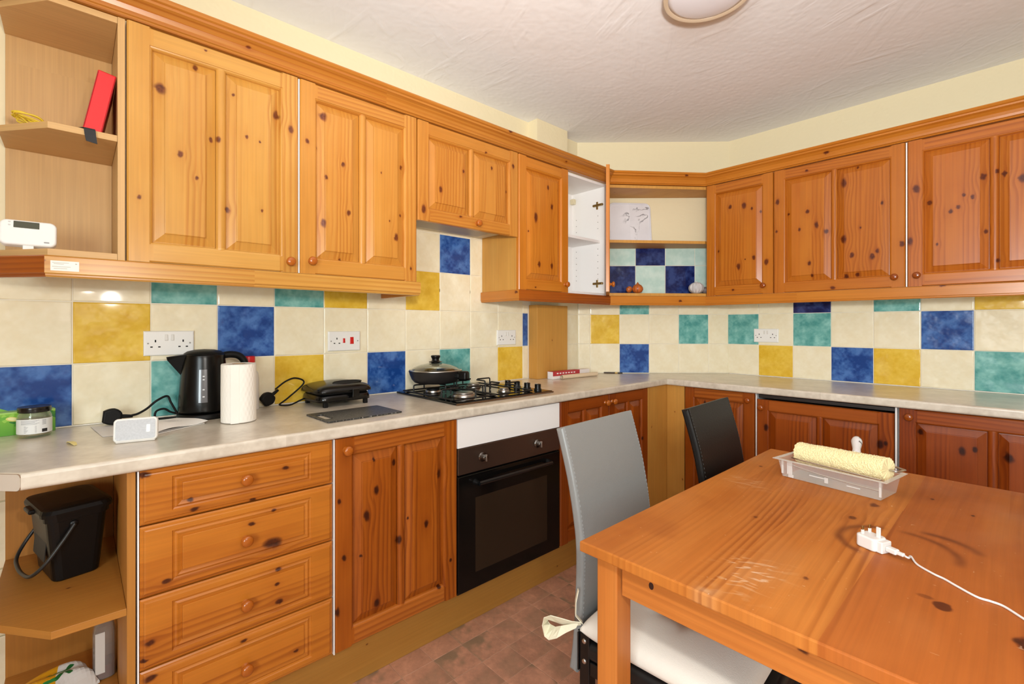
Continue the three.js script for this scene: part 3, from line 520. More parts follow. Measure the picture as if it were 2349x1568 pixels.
// ---------------------------------------------------------------- worktop
const lamTex = dataTex(512, 512, (u, v, o) => { const a = fbm(u * 9, v * 9, 4), b = fbm(u * 46, v * 46, 3), e = 0.5 + (a - 0.5) * 1.2 + (b - 0.5) * 0.9; o[0] = mix(200, 228, e); o[1] = mix(188, 218, e); o[2] = mix(170, 201, e); });
lamTex.repeat.set(1 / 0.7, 1 / 0.7);
{
  const u = thing('worktop', 'continuous pale beige laminate worktop turning the corner over the base units', 'worktop');
  mesh('top', grainUV(poly([[0.0005, 3.655], [0.275, 3.655], [0.59, 3.345], [0.59, 0.60], [2.3, 0.60], [2.3, 0.001], [0.712, 0.001], [0.0005, 0.742]], 0.872, 0.91, 0.009, 4), 'x', false), std({ map: lamTex, roughness: 0.3, clearcoat: 0.6, clearcoatRoughness: 0.34, bumpMap: plasterBump, bumpScale: 0.0004 }), u);
  const cap = slab(roundRect(0.44, 0.036, 0.008, -0.22, -0.018), 0.0016); const c = mesh('end_cap', cap, std({ color: C(206, 192, 176), roughness: 0.4 }), u); c.position.set(0.4325, 0.891, 3.5); c.rotation.y = Math.PI / 4 - 0.005;
  const edge = mesh('end_edge', slab(roundRect(0.443, 0.0375, 0.009, -0.2215, -0.01875), 0.0010), plain(140, 112, 88, 0.5), u); edge.position.copy(c.position); edge.position.x -= 0.0003; edge.position.z -= 0.0003; edge.rotation.y = c.rotation.y;
}
const T0 = 0.91;

// ---------------------------------------------------------------- sockets
const slotG = (w, h) => new THREE.BoxGeometry(w, h, 0.0006);
function plate(name, label, run, at, y) {
  const u = thing(name, label, 'socket', run === 'L' ? [0.0072, y, at] : [at, y, 0.0072], run === 'L' ? Math.PI / 2 : 0);
  mesh('faceplate', rings(0.146, 0.086, [[0, 0, 0.0055], [0.0015, 0.0015, 0.008], [0.004, 0.004, 0.009]]), M.plastic, u);
  for (const x of [0.0125, 0.1335]) mesh('screw', new THREE.CylinderGeometry(0.0028, 0.0028, 0.0012, 12).rotateX(Math.PI / 2).translate(x, 0.043, 0.009), plain(150, 148, 142, 0.3), u);
  return u;
}
function outlet(u, cx, cy) { mesh('pin_hole', [slotG(0.0042, 0.0082).translate(cx, cy + 0.011, 0.0091), slotG(0.0068, 0.0042).translate(cx - 0.011, cy - 0.0095, 0.0091), slotG(0.0068, 0.0042).translate(cx + 0.011, cy - 0.0095, 0.0091)], M.dark, u); }
function rocker(u, cx, cy, w, h, mat) { const m = mesh('switch', rings(w, h, [[0, 0, 0.0002], [0.0008, 0.0008, 0.0022], [0.002, 0.002, 0.003]]), mat, u); m.position.set(cx - w / 2, cy - h / 2, 0.009); m.rotation.x = -0.06; return m; }
const redSwitch = plain(206, 30, 26, 0.3), paleSwitch = plain(226, 222, 216, 0.35);
for (const [label, run, at, y] of [['white double wall socket on the tiles behind the kettle', 'L', 3.086, 1.128], ['white double wall socket beside the brown boxing, above the hob knobs', 'L', 1.476, 1.122], ['white double wall socket half on a teal tile of the far wall', 'R', 0.877, 1.128]]) {
  const u = plate('wall_socket', label, run, at, y);
  outlet(u, 0.033, 0.040); outlet(u, 0.113, 0.040); rocker(u, 0.064, 0.063, 0.010, 0.022, paleSwitch); rocker(u, 0.082, 0.063, 0.010, 0.022, paleSwitch);
}
{ const u = plate('cooker_switch', 'white cooker socket plate with two red switches above the sandwich toaster', 'L', 2.45, 1.122); outlet(u, 0.038, 0.043); rocker(u, 0.070, 0.045, 0.011, 0.021, redSwitch); rocker(u, 0.106, 0.045, 0.018, 0.032, redSwitch); }

// ---------------------------------------------------------------- things on the worktop
function pillow(a, b, y0, side, dome, N = 36, pn = 6) { // closed soft-cornered block with a domed top, for moulded plastic
  const pos = [], idx = [], at = (i, j) => i * (N + 1) + j;
  for (let i = 0; i <= N; i++) for (let j = 0; j <= N; j++) {
    const f = (k) => { const t = k / N * 2 - 1; return Math.sign(t) * (1 - Math.pow(1 - Math.abs(t), 1.7)); }, s = f(i), t = f(j), m = Math.max(Math.abs(s), Math.abs(t)), q = Math.pow(Math.abs(s) ** pn + Math.abs(t) ** pn, 1 / pn) || 1, k = m / q || 0;
    pos.push(a * s * (m ? k : 1), y0 + side * Math.pow(Math.max(0, 1 - Math.pow(m, 14)), 0.5) + dome * (1 - m * m), b * t * (m ? k : 1));
    if (i < N && j < N) idx.push(at(i, j), at(i, j + 1), at(i + 1, j + 1), at(i, j), at(i + 1, j + 1), at(i + 1, j));
  }
  const rim = []; for (let j = 0; j < N; j++) rim.push(at(0, j)); for (let i = 0; i < N; i++) rim.push(at(i, N)); for (let j = N; j > 0; j--) rim.push(at(N, j)); for (let i = N; i > 0; i--) rim.push(at(i, 0));
  const c = pos.length / 3; pos.push(0, y0, 0); for (let k = 0; k < rim.length; k++) idx.push(c, rim[(k + 1) % rim.length], rim[k]);
  const g = new THREE.BufferGeometry(); g.setAttribute('position', new THREE.Float32BufferAttribute(pos, 3)); g.setAttribute('uv', new THREE.Float32BufferAttribute(new Float32Array(pos.length / 3 * 2), 2)); g.setIndex(idx); g.computeVertexNormals(); return g;
}
{ // kettle
  const u = thing('kettle', 'tall black plastic kettle with a grey water window on the worktop', 'kettle', [0.095, T0, 2.922], 0.12);
  const gloss = plain(8, 7, 7, 0.26, { specularIntensity: 0.6 }), matt = plain(11, 10, 10, 0.45, { specularIntensity: 0.5 });
  mesh('power_base', lathe([[0, 0], [0.080, 0], [0.082, 0.004], [0.080, 0.016], [0.074, 0.020], [0, 0.020]], 48), matt, u);
  mesh('body', lathe([[0, 0.0205], [0.076, 0.0205], [0.0775, 0.030], [0.0765, 0.055], [0.0730, 0.11], [0.0685, 0.165], [0.0650, 0.205], [0.0640, 0.218], [0.0615, 0.223], [0, 0.223]], 56), gloss, u);
  mesh('lid', lathe([[0.061, 0.2232], [0.060, 0.226], [0.050, 0.233], [0.030, 0.238], [0, 0.240]], 48), matt, u);
  // spout: a wedge with a pouring lip, towards the near end of the run
  const sp = tri([[0, 0.223, 0.028], [0, 0.223, -0.028], [0, 0.135, 0], [0.052, 0.216, 0.008], [0.052, 0.216, -0.008], [0.050, 0.205, 0]].reduce((l, p, i, a) => i ? l : [[a[0], a[3], a[4]], [a[0], a[4], a[1]], [a[0], a[2], a[5]], [a[0], a[5], a[3]], [a[1], a[4], a[5]], [a[1], a[5], a[2]], [a[3], a[5], a[4]], [a[0], a[1], a[2]]].flat(), []));
  const spout = mesh('spout', sp, matt, u); spout.position.x = 0; spout.rotation.y = -Math.PI / 2 - 0.12; spout.geometry.translate(0.057, 0, 0);
  const hd = mesh('handle', tube([[0.050, 0.214, 0], [0.080, 0.218, 0], [0.108, 0.212, 0], [0.126, 0.192, 0], [0.131, 0.160, 0], [0.126, 0.120, 0], [0.110, 0.085, 0], [0.074, 0.062, 0]], 0.0125, 40, 12), matt, u); hd.rotation.y = Math.PI / 2 - 0.12; hd.scale.z = 1.25;
  // gauge lying on the curved wall
  const gp = [], nA = 8, rOf = (y) => 0.0768 - (y - 0.055) * 0.079;
  const strip = (a0, a1, y0, y1, off) => { const o = []; for (let i = 0; i < nA; i++) for (let j = 0; j < 6; j++) { const P = (k, l) => { const a = mix(a0, a1, k / nA), y = mix(y0, y1, l / 6), r = rOf(y) + off; return [r * Math.cos(a), y, -r * Math.sin(a)]; }; o.push(P(i, j), P(i + 1, j), P(i + 1, j + 1), P(i, j), P(i + 1, j + 1), P(i, j + 1)); } return tri(o); };
  mesh('water_window', strip(-0.50, -0.16, 0.060, 0.172, 0.0008), std({ color: C(96, 94, 98), roughness: 0.2, clearcoat: 0.5 }), u);
  mesh('level_mark', [0.078, 0.102, 0.136, 0.147].map((y) => strip(-0.35, -0.27, y, y + 0.004, 0.0013)), plain(214, 214, 214, 0.5), u);
  mesh('cord', tube([[-0.03, 0.012, 0.070], [-0.055, 0.055, 0.085], [-0.060, 0.078, 0.095], [-0.058, 0.066, 0.125], [-0.060, 0.042, 0.152], [-0.056, 0.029, 0.177], [-0.053, 0.0262, 0.194]], 0.0036, 60, 8), M.blackMatt, u);
  mesh('cord_loop', tube([[-0.045, 0.008, 0.050], [-0.052, 0.022, 0.085], [-0.055, 0.036, 0.105], [-0.052, 0.030, 0.128], [-0.045, 0.008, 0.130], [-0.040, 0.005, 0.100], [-0.030, 0.005, 0.07]], 0.0034, 50, 8), M.blackMatt, u);
}
function plugTop(u, pos, turn, tilt) { // 13 amp plug: squarish body with a cable sleeve and three pins
  const p = sub('plug', u, pos); p.rotation.set(tilt, turn, 0);
  const s = new THREE.Shape(); s.moveTo(-0.017, -0.022); s.lineTo(0.017, -0.022); s.quadraticCurveTo(0.027, -0.008, 0.026, 0.006); s.quadraticCurveTo(0.021, 0.022, 0.010, 0.026); s.lineTo(-0.010, 0.026); s.quadraticCurveTo(-0.021, 0.022, -0.026, 0.006); s.quadraticCurveTo(-0.027, -0.008, -0.017, -0.022);
  mesh('plug_body', slab(s, 0.026, 0.006, 3), M.blackMatt, p);
  mesh('sleeve', lathe([[0.0068, 0], [0.0062, 0.012], [0.0048, 0.030], [0, 0.031]], 16).translate(0, 0.024, 0.010), M.blackMatt, p);
  mesh('pin', [new THREE.BoxGeometry(0.004, 0.008, 0.022).translate(0, 0.009, -0.010), new THREE.BoxGeometry(0.0064, 0.004, 0.018).translate(-0.011, -0.011, -0.008), new THREE.BoxGeometry(0.0064, 0.004, 0.018).translate(0.011, -0.011, -0.008)], M.brass, p);
  return p;
}
plugTop(scene.getObjectByName('kettle'), [-0.062, 0.030, 0.245], Math.PI / 2, 0).rotation.set(0, Math.PI / 2 - 0.1, -Math.PI / 2 - 0.1);
{ // paper towel
  const u = thing('paper_towel_roll', 'white paper towel roll standing in front of the kettle', 'paper roll', [0.268, T0, 2.852]);
  const bump = bumpTex(256, 256, (a, b, o) => { const k = 0.5 + 0.5 * Math.sin(a * 160) * Math.sin(b * 130); o[0] = o[1] = o[2] = 200 * k + 40 * noise(a * 90, b * 90); });
  mesh('paper', lathe([[0.0205, 0.001], [0.051, 0.001], [0.0525, 0.004], [0.0527, 0.1], [0.0522, 0.192], [0.0505, 0.195], [0.0205, 0.195], [0.0205, 0.001]], 64), std({ color: C(246, 240, 230), roughness: 0.9, bumpMap: bump, bumpScale: 0.0008 }), u);
  mesh('cardboard_core', lathe([[0.0192, 0.0005], [0.0202, 0.0005], [0.0202, 0.1955], [0.0192, 0.1955], [0.0192, 0.0005]], 32), plain(176, 140, 100, 0.9), u);
  mesh('loose_sheet', ribbon([0, 0.25, 0.5, 0.75, 1].map((t) => { const a = -0.62 + t * 0.42, r = 0.0533 + 0.006 * (1 - t) * (1 - t); return [r * Math.cos(a), 0.098, -r * Math.sin(a)]; }), [0, 1, 2, 3, 4].map(() => [0, 0.096, 0]), 0.0006), std({ color: C(244, 238, 228), roughness: 0.9 }), u);
}
{ // white bottle with a red cap
  const u = thing('bottle', 'white plastic bottle with a red screw cap behind the paper roll', 'bottle', [0.048, T0, 2.769]);
  mesh('body', lathe([[0, 0], [0.034, 0], [0.036, 0.004], [0.036, 0.120], [0.033, 0.140], [0.021, 0.158], [0.0185, 0.164], [0.0185, 0.182], [0, 0.182]], 40), std({ color: C(236, 232, 226), roughness: 0.35, transmission: 0.15, thickness: 0 }), u);
  mesh('cap', lathe([[0.0215, 0.182], [0.0225, 0.184], [0.0220, 0.203], [0.0205, 0.206], [0, 0.2065]], 36), plain(206, 26, 32, 0.35), u);
}
{ // sandwich toaster: its front looks at the room
  const u = thing('sandwich_toaster', 'closed black sandwich toaster beside the speckled board, on the worktop', 'toaster', [0.115, T0, 2.455], Math.PI / 2 + 0.05);
  const shell = plain(8, 8, 8, 0.22), W = 0.232, Dp = 0.205;
  mesh('lower_shell', pillow(W / 2 - 0.003, Dp / 2 - 0.002, 0.020, 0.034, 0.002), shell, u);
  mesh('seal', pillow(W / 2 - 0.012, Dp / 2 - 0.012, 0.050, 0.008, 0), M.dark, u);
  mesh('lid', pillow(W / 2 + 0.002, Dp / 2 + 0.004, 0.0555, 0.020, 0.022), shell, u);
  const rec = mesh('handle_recess', slab((() => { const s = new THREE.Shape(); s.absellipse(0, 0, 0.062, 0.017, 0, Math.PI * 2); return s; })(), 0.004, 0.001).rotateX(-Math.PI / 2), plain(4, 4, 4, 0.9), u); rec.position.set(0.020, 0.0880, 0.056); rec.rotation.x = 0.26;
  const rl = mesh('handle_rim', tube(Array.from({ length: 24 }, (_, i) => [0.062 * Math.cos(i * Math.PI / 12), 0, 0.017 * Math.sin(i * Math.PI / 12)]), 0.0016, 96, 6, true), shell, u); rl.position.set(0.020, 0.0918, 0.057); rl.rotation.x = 0.26;
  mesh('latch', B(0.012, 0.034, 0.112, 0.030, 0.034, 0.009, 0.003), shell, u);
  for (const [x, z] of [[-0.085, 0.085], [0.085, 0.085], [-0.085, -0.085], [0.085, -0.085]]) mesh('foot', B(x - 0.008, 0, z - 0.008, 0.016, 0.024, 0.016, 0.002), M.blackMatt, u);
  mesh('cord', tube([[-0.085, 0.03, -0.06], [-0.125, 0.018, -0.06], [-0.165, 0.005, -0.055], [-0.195, 0.006, -0.06], [-0.200, 0.010, -0.072], [-0.165, 0.030, -0.082], [-0.10, 0.085, -0.086], [-0.135, 0.108, -0.082], [-0.175, 0.098, -0.080], [-0.215, 0.070, -0.078]], 0.0033, 90, 8), M.blackMatt, u);
  plugTop(u, [-0.246, 0.034, -0.092], 0, 0).rotation.set(0, 0.1, -0.95);
}
{ // dark speckled board with a hand slot
  const u = thing('chopping_board', 'small dark speckled stone-effect board with a slot, lying on the worktop', 'board', [0, T0 + 0.0004, 0]);
  const sp = dataTex(512, 512, (a, b, o) => { const n = noise(a * 190, b * 190), k = fbm(a * 30, b * 30, 3), n2 = noise(a * 70 + 5, b * 70), f = n > 0.86 && n2 > 0.45 ? 140 : n > 0.76 ? 55 : 0, e = 50 + 34 * (k - 0.5) + f; o[0] = e; o[1] = e * 0.98; o[2] = e * 0.94; });
  const s = new THREE.Shape(); [[-0.095, -0.14], [0.095, -0.14], [0.095, 0.14], [-0.095, 0.14]].forEach(([x, y], i, a) => { const q = a[(i + 1) % 4]; if (!i) s.moveTo(x + 0.008, y); const dx = Math.sign(q[0] - x), dy = Math.sign(q[1] - y); s.lineTo(q[0] - dx * 0.008, q[1] - dy * 0.008); const w = a[(i + 2) % 4]; s.quadraticCurveTo(q[0], q[1], q[0] + Math.sign(w[0] - q[0]) * 0.008, q[1] + Math.sign(w[1] - q[1]) * 0.008); });
  s.holes.push(roundRect(0.096, 0.028, 0.008, -0.052, -0.126));
  const g = slab(s, 0.005, 0.0012); { const p = g.attributes.position, uv = g.attributes.uv; for (let i = 0; i < p.count; i++) uv.setXY(i, p.getX(i) * 4, p.getY(i) * 4); }
  const m = mesh('board', g.rotateX(-Math.PI / 2), std({ map: sp, roughness: 0.35 }), u); m.position.set(0.412, 0, 2.508); m.rotation.y = 0.03;
}
{ // gas hob; frame: x away from the wall (towards the room), z along the run
  const u = thing('gas_hob', 'black four-burner gas hob with wire pan supports set into the worktop', 'hob', [0, T0, 0]);
  const enamel = std({ color: C(16, 15, 15), roughness: 0.08, specularIntensity: 0.7 });
  mesh('hob_plate', B(0.032, 0.0003, 1.556, 0.484, 0.0085, 0.574, 0.003, 'z', 2), enamel, u);
  mesh('front_trim', B(0.514, 0.0003, 1.555, 0.010, 0.006, 0.576, 0.002, 'z'), std({ color: C(120, 92, 66), metalness: 0.7, roughness: 0.35 }), u);
  const alu = std({ color: C(178, 172, 166), metalness: 1, roughness: 0.3 }), y = 0.009;
  for (const [x, z, r] of [[0.165, 2.01, 0.036], [0.375, 1.985, 0.050], [0.155, 1.76, 0.036], [0.395, 1.765, 0.026]]) {
    const b = sub('burner', u, [x, y, z]);
    mesh('spill_ring', lathe([[r * 1.35, 0], [r * 1.33, 0.0018], [r * 1.12, 0.0015], [r * 1.1, 0]], 40), enamel, b);
    mesh('burner_body', lathe([[r * 1.02, 0], [r, 0.009], [r * 0.9, 0.013], [r * 0.5, 0.013], [0, 0.013]], 40), alu, b);
    mesh('burner_cap', lathe([[r * 0.84, 0.0132], [r * 0.86, 0.017], [r * 0.8, 0.0195], [0, 0.0205]], 40), x === 0.165 ? M.blackMatt : std({ color: C(150, 144, 138), metalness: 0.9, roughness: 0.35 }), b);
  }
  for (const [x, i] of [[0.245, 0], [0.315, 1], [0.388, 2], [0.462, 3]]) { const k = mesh('knob', lathe([[0, 0.031], [0.014, 0.0305], [0.0155, 0.028], [0.0150, 0.010], [0.0185, 0.006], [0.019, 0]], 26), M.black, u); k.position.set(x, y, 1.603); mesh('pointer', B(-0.014, 0.0305, -0.0016, 0.013, 0.0012, 0.0032, 0.0004), plain(220, 218, 214, 0.4), k); }
  const wire = std({ color: C(20, 19, 19), roughness: 0.4 });
  for (const [z0, z1] of [[1.885, 2.112], [1.655, 1.870]]) { // each support: a low rim of wire with raised fingers pointing at its burners
    const s = sub('pan_support', u), parts = [], R = 0.0036, zc = (z0 + z1) / 2;
    const bar = (pts) => parts.push(tube(pts, R, pts.length * 7, 8));
    bar([[0.07, y + 0.006, z0], [0.27, y + 0.006, z0], [0.475, y + 0.006, z0]]); bar([[0.07, y + 0.006, z1], [0.27, y + 0.006, z1], [0.475, y + 0.006, z1]]);
    for (const x of [0.07, 0.475]) bar([[x, y + 0.006, z0], [x, y + 0.006, zc], [x, y + 0.006, z1]]);
    for (const [bx] of [[0.16], [0.385]]) for (const [dx, dz] of [[1, 0], [-1, 0], [0, 1], [0, -1]]) {
      const L = dz ? (z1 - z0) / 2 : 0.092, o = [bx + dx * L, zc + dz * L], q = [bx + dx * 0.026, zc + dz * 0.026];
      const hi = y + 0.040, k = 0.006;
      bar([[o[0], y + 0.003, o[1]], [o[0], hi - 0.010, o[1]], [o[0] - dx * 0.002, hi - 0.002, o[1] - dz * 0.002], [o[0] - dx * k * 1.8, hi, o[1] - dz * k * 1.8], [(o[0] + q[0]) / 2, hi, (o[1] + q[1]) / 2], [q[0], hi, q[1]]]);
    }
    mesh('support_wire', parts, wire, s);
  }
}
{ // frying pan
  const u = thing('frying_pan', 'black frying pan with a glass lid on the gas hob', 'pan', [0.168, T0 + 0.0535, 1.998]);
  mesh('pan_body', lathe([[0, 0], [0.088, 0], [0.100, 0.004], [0.112, 0.018], [0.121, 0.040], [0.1245, 0.053], [0.1265, 0.0545], [0.1245, 0.0555], [0.118, 0.042], [0.108, 0.020], [0.096, 0.008], [0, 0.006]], 64), plain(34, 30, 29, 0.42), u);
  const h = sub('side_handle', u); h.rotation.y = 0.42;
  mesh('bracket', B(0.112, 0.026, -0.022, 0.026, 0.022, 0.044, 0.006), M.blackMatt, h);
  mesh('grip', B(0.128, 0.014, -0.021, 0.048, 0.046, 0.042, 0.013, 'x', 3), M.black, h);
  const l = sub('lid', u);
  mesh('rim', lathe([[0.1190, 0.0562], [0.1235, 0.0560], [0.1245, 0.0585], [0.1230, 0.0620], [0.1190, 0.0625], [0.1190, 0.0562]], 64), M.steel, l);
  mesh('glass', lathe([[0.1190, 0.0605], [0.100, 0.0735], [0.070, 0.0850], [0.035, 0.0920], [0.010, 0.0935], [0.010, 0.0915], [0.035, 0.0900], [0.070, 0.0828], [0.100, 0.0712], [0.1185, 0.0590]], 56), std({ color: C(238, 240, 236), roughness: 0.03, transmission: 1, thickness: 0, ior: 1.5 }), l);
  mesh('lid_knob', lathe([[0, 0.0925], [0.018, 0.0930], [0.031, 0.0960], [0.032, 0.0985], [0.022, 0.1010], [0.0165, 0.106], [0.0180, 0.114], [0.0225, 0.122], [0.0220, 0.1275], [0.017, 0.1295], [0, 0.130]], 36), M.black, l);
  mesh('steel_disc', lathe([[0, 0.0905], [0.019, 0.0905], [0.020, 0.0925], [0, 0.0930]], 30), M.steel, l);
}
{ // boxes of wrap by the boxing
  const u = thing('wrap_box', 'long red and white box of kitchen wrap by the brown boxing', 'box', [0.135, T0, 0.985], -0.05);
  const t = canvasTex(512, 64, (c, w, h) => { c.fillStyle = '#efe6e2'; c.fillRect(0, 0, w, h); c.fillStyle = '#b8343c'; c.fillRect(0, 0, w * 0.72, h * 0.6); c.fillStyle = '#f4ece8'; for (let i = 0; i < 7; i++) c.fillRect(w * (0.1 + i * 0.075), h * 0.2, w * 0.045, h * 0.16); c.fillStyle = '#8f6d88'; c.fillRect(w * 0.5, h * 0.66, w * 0.4, h * 0.14); });
  const g = new RoundedBoxGeometry(0.046, 0.046, 0.33, 1, 0.0015).translate(0, 0.0235, 0), f = flat(g), p = f.attributes.position, uv = new Float32Array(p.count * 2);
  for (let i = 0; i < p.count; i++) { uv[i * 2] = 0.5 - p.getZ(i) / 0.33; uv[i * 2 + 1] = Math.min(1, Math.max(0, p.getY(i) / 0.047)); } f.setAttribute('uv', new THREE.BufferAttribute(uv, 2));
  mesh('carton', f, std({ map: t, roughness: 0.45 }), u);
  mesh('end_flap', B(-0.0228, 0.001, 0.1648, 0.0456, 0.044, 0.001, 0.0003), plain(232, 230, 234, 0.5), u);
}
{
  const u = thing('cardboard_tube', 'pale rolled tube lying in front of the red and white wrap box', 'tube', [0.188, T0 + 0.0135, 0.945], -0.06);
  mesh('tube', lathe([[0.010, -0.16], [0.013, -0.16], [0.013, 0.16], [0.010, 0.16], [0.010, -0.16]], 28).rotateX(Math.PI / 2), std({ color: C(226, 204, 172), roughness: 0.4, clearcoat: 0.3 }), u);
}
{
  const u = thing('pen', 'dark pen with a pale yellow band lying at the back of the corner worktop', 'pen', [0.178, T0 + 0.0046, 0.578], Math.atan2(0.085, 0.115));
  const r = (a, b, m, n) => mesh(n, lathe([[0, a], [0.0042, a], [0.0045, a + 0.002], [0.0045, b], [0, b]], 14).rotateZ(-Math.PI / 2), m, u);
  r(-0.062, 0.012, plain(58, 40, 22, 0.5), 'barrel'); r(0.0121, 0.030, plain(196, 160, 84, 0.4), 'band'); r(0.0301, 0.062, plain(36, 30, 26, 0.4), 'cap');
}
{ // tea box with citrus print
  const u = thing('tea_box', 'torn-open green tea box with a lemon print beside the jar', 'box', [0.028, T0, 3.40], 0.13);
  const t = canvasTex(512, 256, (c, w, h) => {
    const g = c.createLinearGradient(0, 0, 0, h); g.addColorStop(0, '#8cc63f'); g.addColorStop(1, '#5aa02c'); c.fillStyle = g; c.fillRect(0, 0, w, h); c.fillStyle = '#a9d66b'; c.fillRect(0, 0, w, 18);
    for (let i = 0; i < 26; i++) { c.fillStyle = ['#3f8f2a', '#6cb43a', '#2f7f2c', '#9ccf50'][i % 4]; c.beginPath(); c.ellipse((i * 83) % w, 60 + ((i * 57) % 170), 46, 15, (i * 0.7) % 3, 0, 7); c.fill(); }
    c.fillStyle = '#e8dc78'; c.beginPath(); c.ellipse(w * 0.52, 78, 40, 24, 0.4, 0, 7); c.fill(); c.fillStyle = '#f4efb0'; c.beginPath(); c.ellipse(w * 0.52, 76, 30, 15, 0.4, 0, 7); c.fill();
    c.fillStyle = '#e2c534'; c.beginPath(); c.ellipse(w * 0.64, 195, 44, 36, -0.5, 0, 7); c.fill(); c.fillStyle = '#f0d958'; c.beginPath(); c.ellipse(w * 0.66, 185, 22, 16, -0.5, 0, 7); c.fill();
  });
  const g = flat(new RoundedBoxGeometry(0.046, 0.068, 0.19, 1, 0.001).translate(0, 0.034, 0)), p = g.attributes.position, uv = new Float32Array(p.count * 2);
  for (let i = 0; i < p.count; i++) { uv[i * 2] = 0.5 - p.getZ(i) / 0.19; uv[i * 2 + 1] = p.getY(i) / 0.068; } g.setAttribute('uv', new THREE.BufferAttribute(uv, 2));
  mesh('carton', g, std({ map: t, roughness: 0.4 }), u);
  const s = new THREE.Shape([[-0.095, 0], [0.094, 0], [0.092, 0.014], [0.050, 0.021], [0.036, 0.025], [0.018, 0.024], [0.004, 0.018], [-0.04, 0.014], [-0.070, 0.008]].map((q) => new THREE.Vector2(...q)));
  const fl = mesh('torn_flap', slab(s, 0.0008).rotateY(Math.PI / 2), plain(118, 178, 58, 0.5), u); fl.position.set(-0.0222, 0.067, 0); fl.rotation.z = 0.25;
}
{ // jar
  const u = thing('jar', 'small glass jar with a black lid and a white printed label', 'jar', [0.112, T0, 3.345], 0);
  mesh('glass', lathe([[0, 0.0008], [0.032, 0.0008], [0.0365, 0.006], [0.0370, 0.012], [0.0370, 0.060], [0.0345, 0.068], [0.0320, 0.071], [0.0320, 0.078], [0.0300, 0.078], [0.0300, 0.070], [0.0345, 0.060], [0.0345, 0.010], [0.030, 0.006], [0, 0.006]], 48), std({ color: C(236, 236, 222), roughness: 0.05, transmission: 0.9, thickness: 0 }), u);
  mesh('contents', lathe([[0, 0.0065], [0.0298, 0.0065], [0.0342, 0.0102], [0.0342, 0.052], [0, 0.052]], 40), plain(170, 150, 92, 0.6), u);
  mesh('lid', lathe([[0.0335, 0.0722], [0.0358, 0.0735], [0.0362, 0.0855], [0.0345, 0.0880], [0.0300, 0.0872], [0, 0.0868]], 48), plain(22, 17, 15, 0.22), u);
  const t = canvasTex(1024, 256, (c, w, h) => { c.fillStyle = '#e6e6e4'; c.fillRect(0, 0, w, h); c.strokeStyle = '#8f8f92'; c.lineWidth = 5; for (let i = 0; i < 5; i++) { c.beginPath(); c.moveTo(w * 0.32, 22 + i * 16); c.lineTo(w * (0.58 - 0.03 * (i % 3)), 22 + i * 16); c.stroke(); } c.lineWidth = 4; for (let i = 0; i < 9; i++) { c.beginPath(); c.moveTo(w * 0.37, 118 + i * 14); c.lineTo(w * (0.40 + 0.03 * ((i * 3) % 4) / 3), 118 + i * 14); c.moveTo(w * 0.52, 118 + i * 14); c.lineTo(w * 0.545, 118 + i * 14); c.stroke(); } c.fillStyle = '#9a9a9c'; for (let i = 0; i < 7; i++) c.fillRect(w * 0.62, 20 + i * 13, w * 0.06, i % 2 ? 5 : 8); c.fillStyle = '#23201f'; c.fillRect(w * 0.615, h * 0.70, w * 0.085, h * 0.22); });
  const lab = new THREE.CylinderGeometry(0.0374, 0.0374, 0.042, 48, 1, true, 0.35, 4.2); const lm = mesh('label', lab, std({ map: t, roughness: 0.5, side: THREE.DoubleSide }), u); lm.position.y = 0.034; lm.rotation.y = -0.9;
}
{ // small smart display / speaker
  const u = thing('speaker', 'small white-rimmed grey device standing on the worktop before the papers', 'device', [0.385, T0, 3.132], Math.PI / 2 - 0.2);
  const tiltG = sub('case', u, [0, 0.0328, 0]); tiltG.rotation.x = -0.17;
  mesh('shell', slab(roundRect(0.098, 0.064, 0.011), 0.026, 0.006, 4), plain(240, 237, 232, 0.4), tiltG).position.z = -0.012;
  const fab = dataTex(128, 128, (a, b, o) => { const k = ((Math.floor(a * 64) + Math.floor(b * 64)) % 2) * 14 + 16 * noise(a * 50, b * 50); o[0] = 186 + k; o[1] = 187 + k; o[2] = 190 + k; });
  const fg = slab(roundRect(0.088, 0.054, 0.007), 0.0022, 0.0008, 2); { const p = fg.attributes.position, uv = fg.attributes.uv; for (let i = 0; i < p.count; i++) uv.setXY(i, p.getX(i) * 10, p.getY(i) * 10); }
  mesh('grille_cloth', fg, std({ map: fab, roughness: 0.85 }), tiltG).position.z = 0.0128;
  mesh('button', slab(roundRect(0.009, 0.021, 0.002), 0.0014, 0.0005, 2), plain(246, 246, 244, 0.4), tiltG).position.set(0.028, 0.001, 0.0148);
  mesh('foot', B(-0.044, 0.0003, -0.018, 0.088, 0.006, 0.034, 0.003), plain(228, 222, 214, 0.5), u);
}
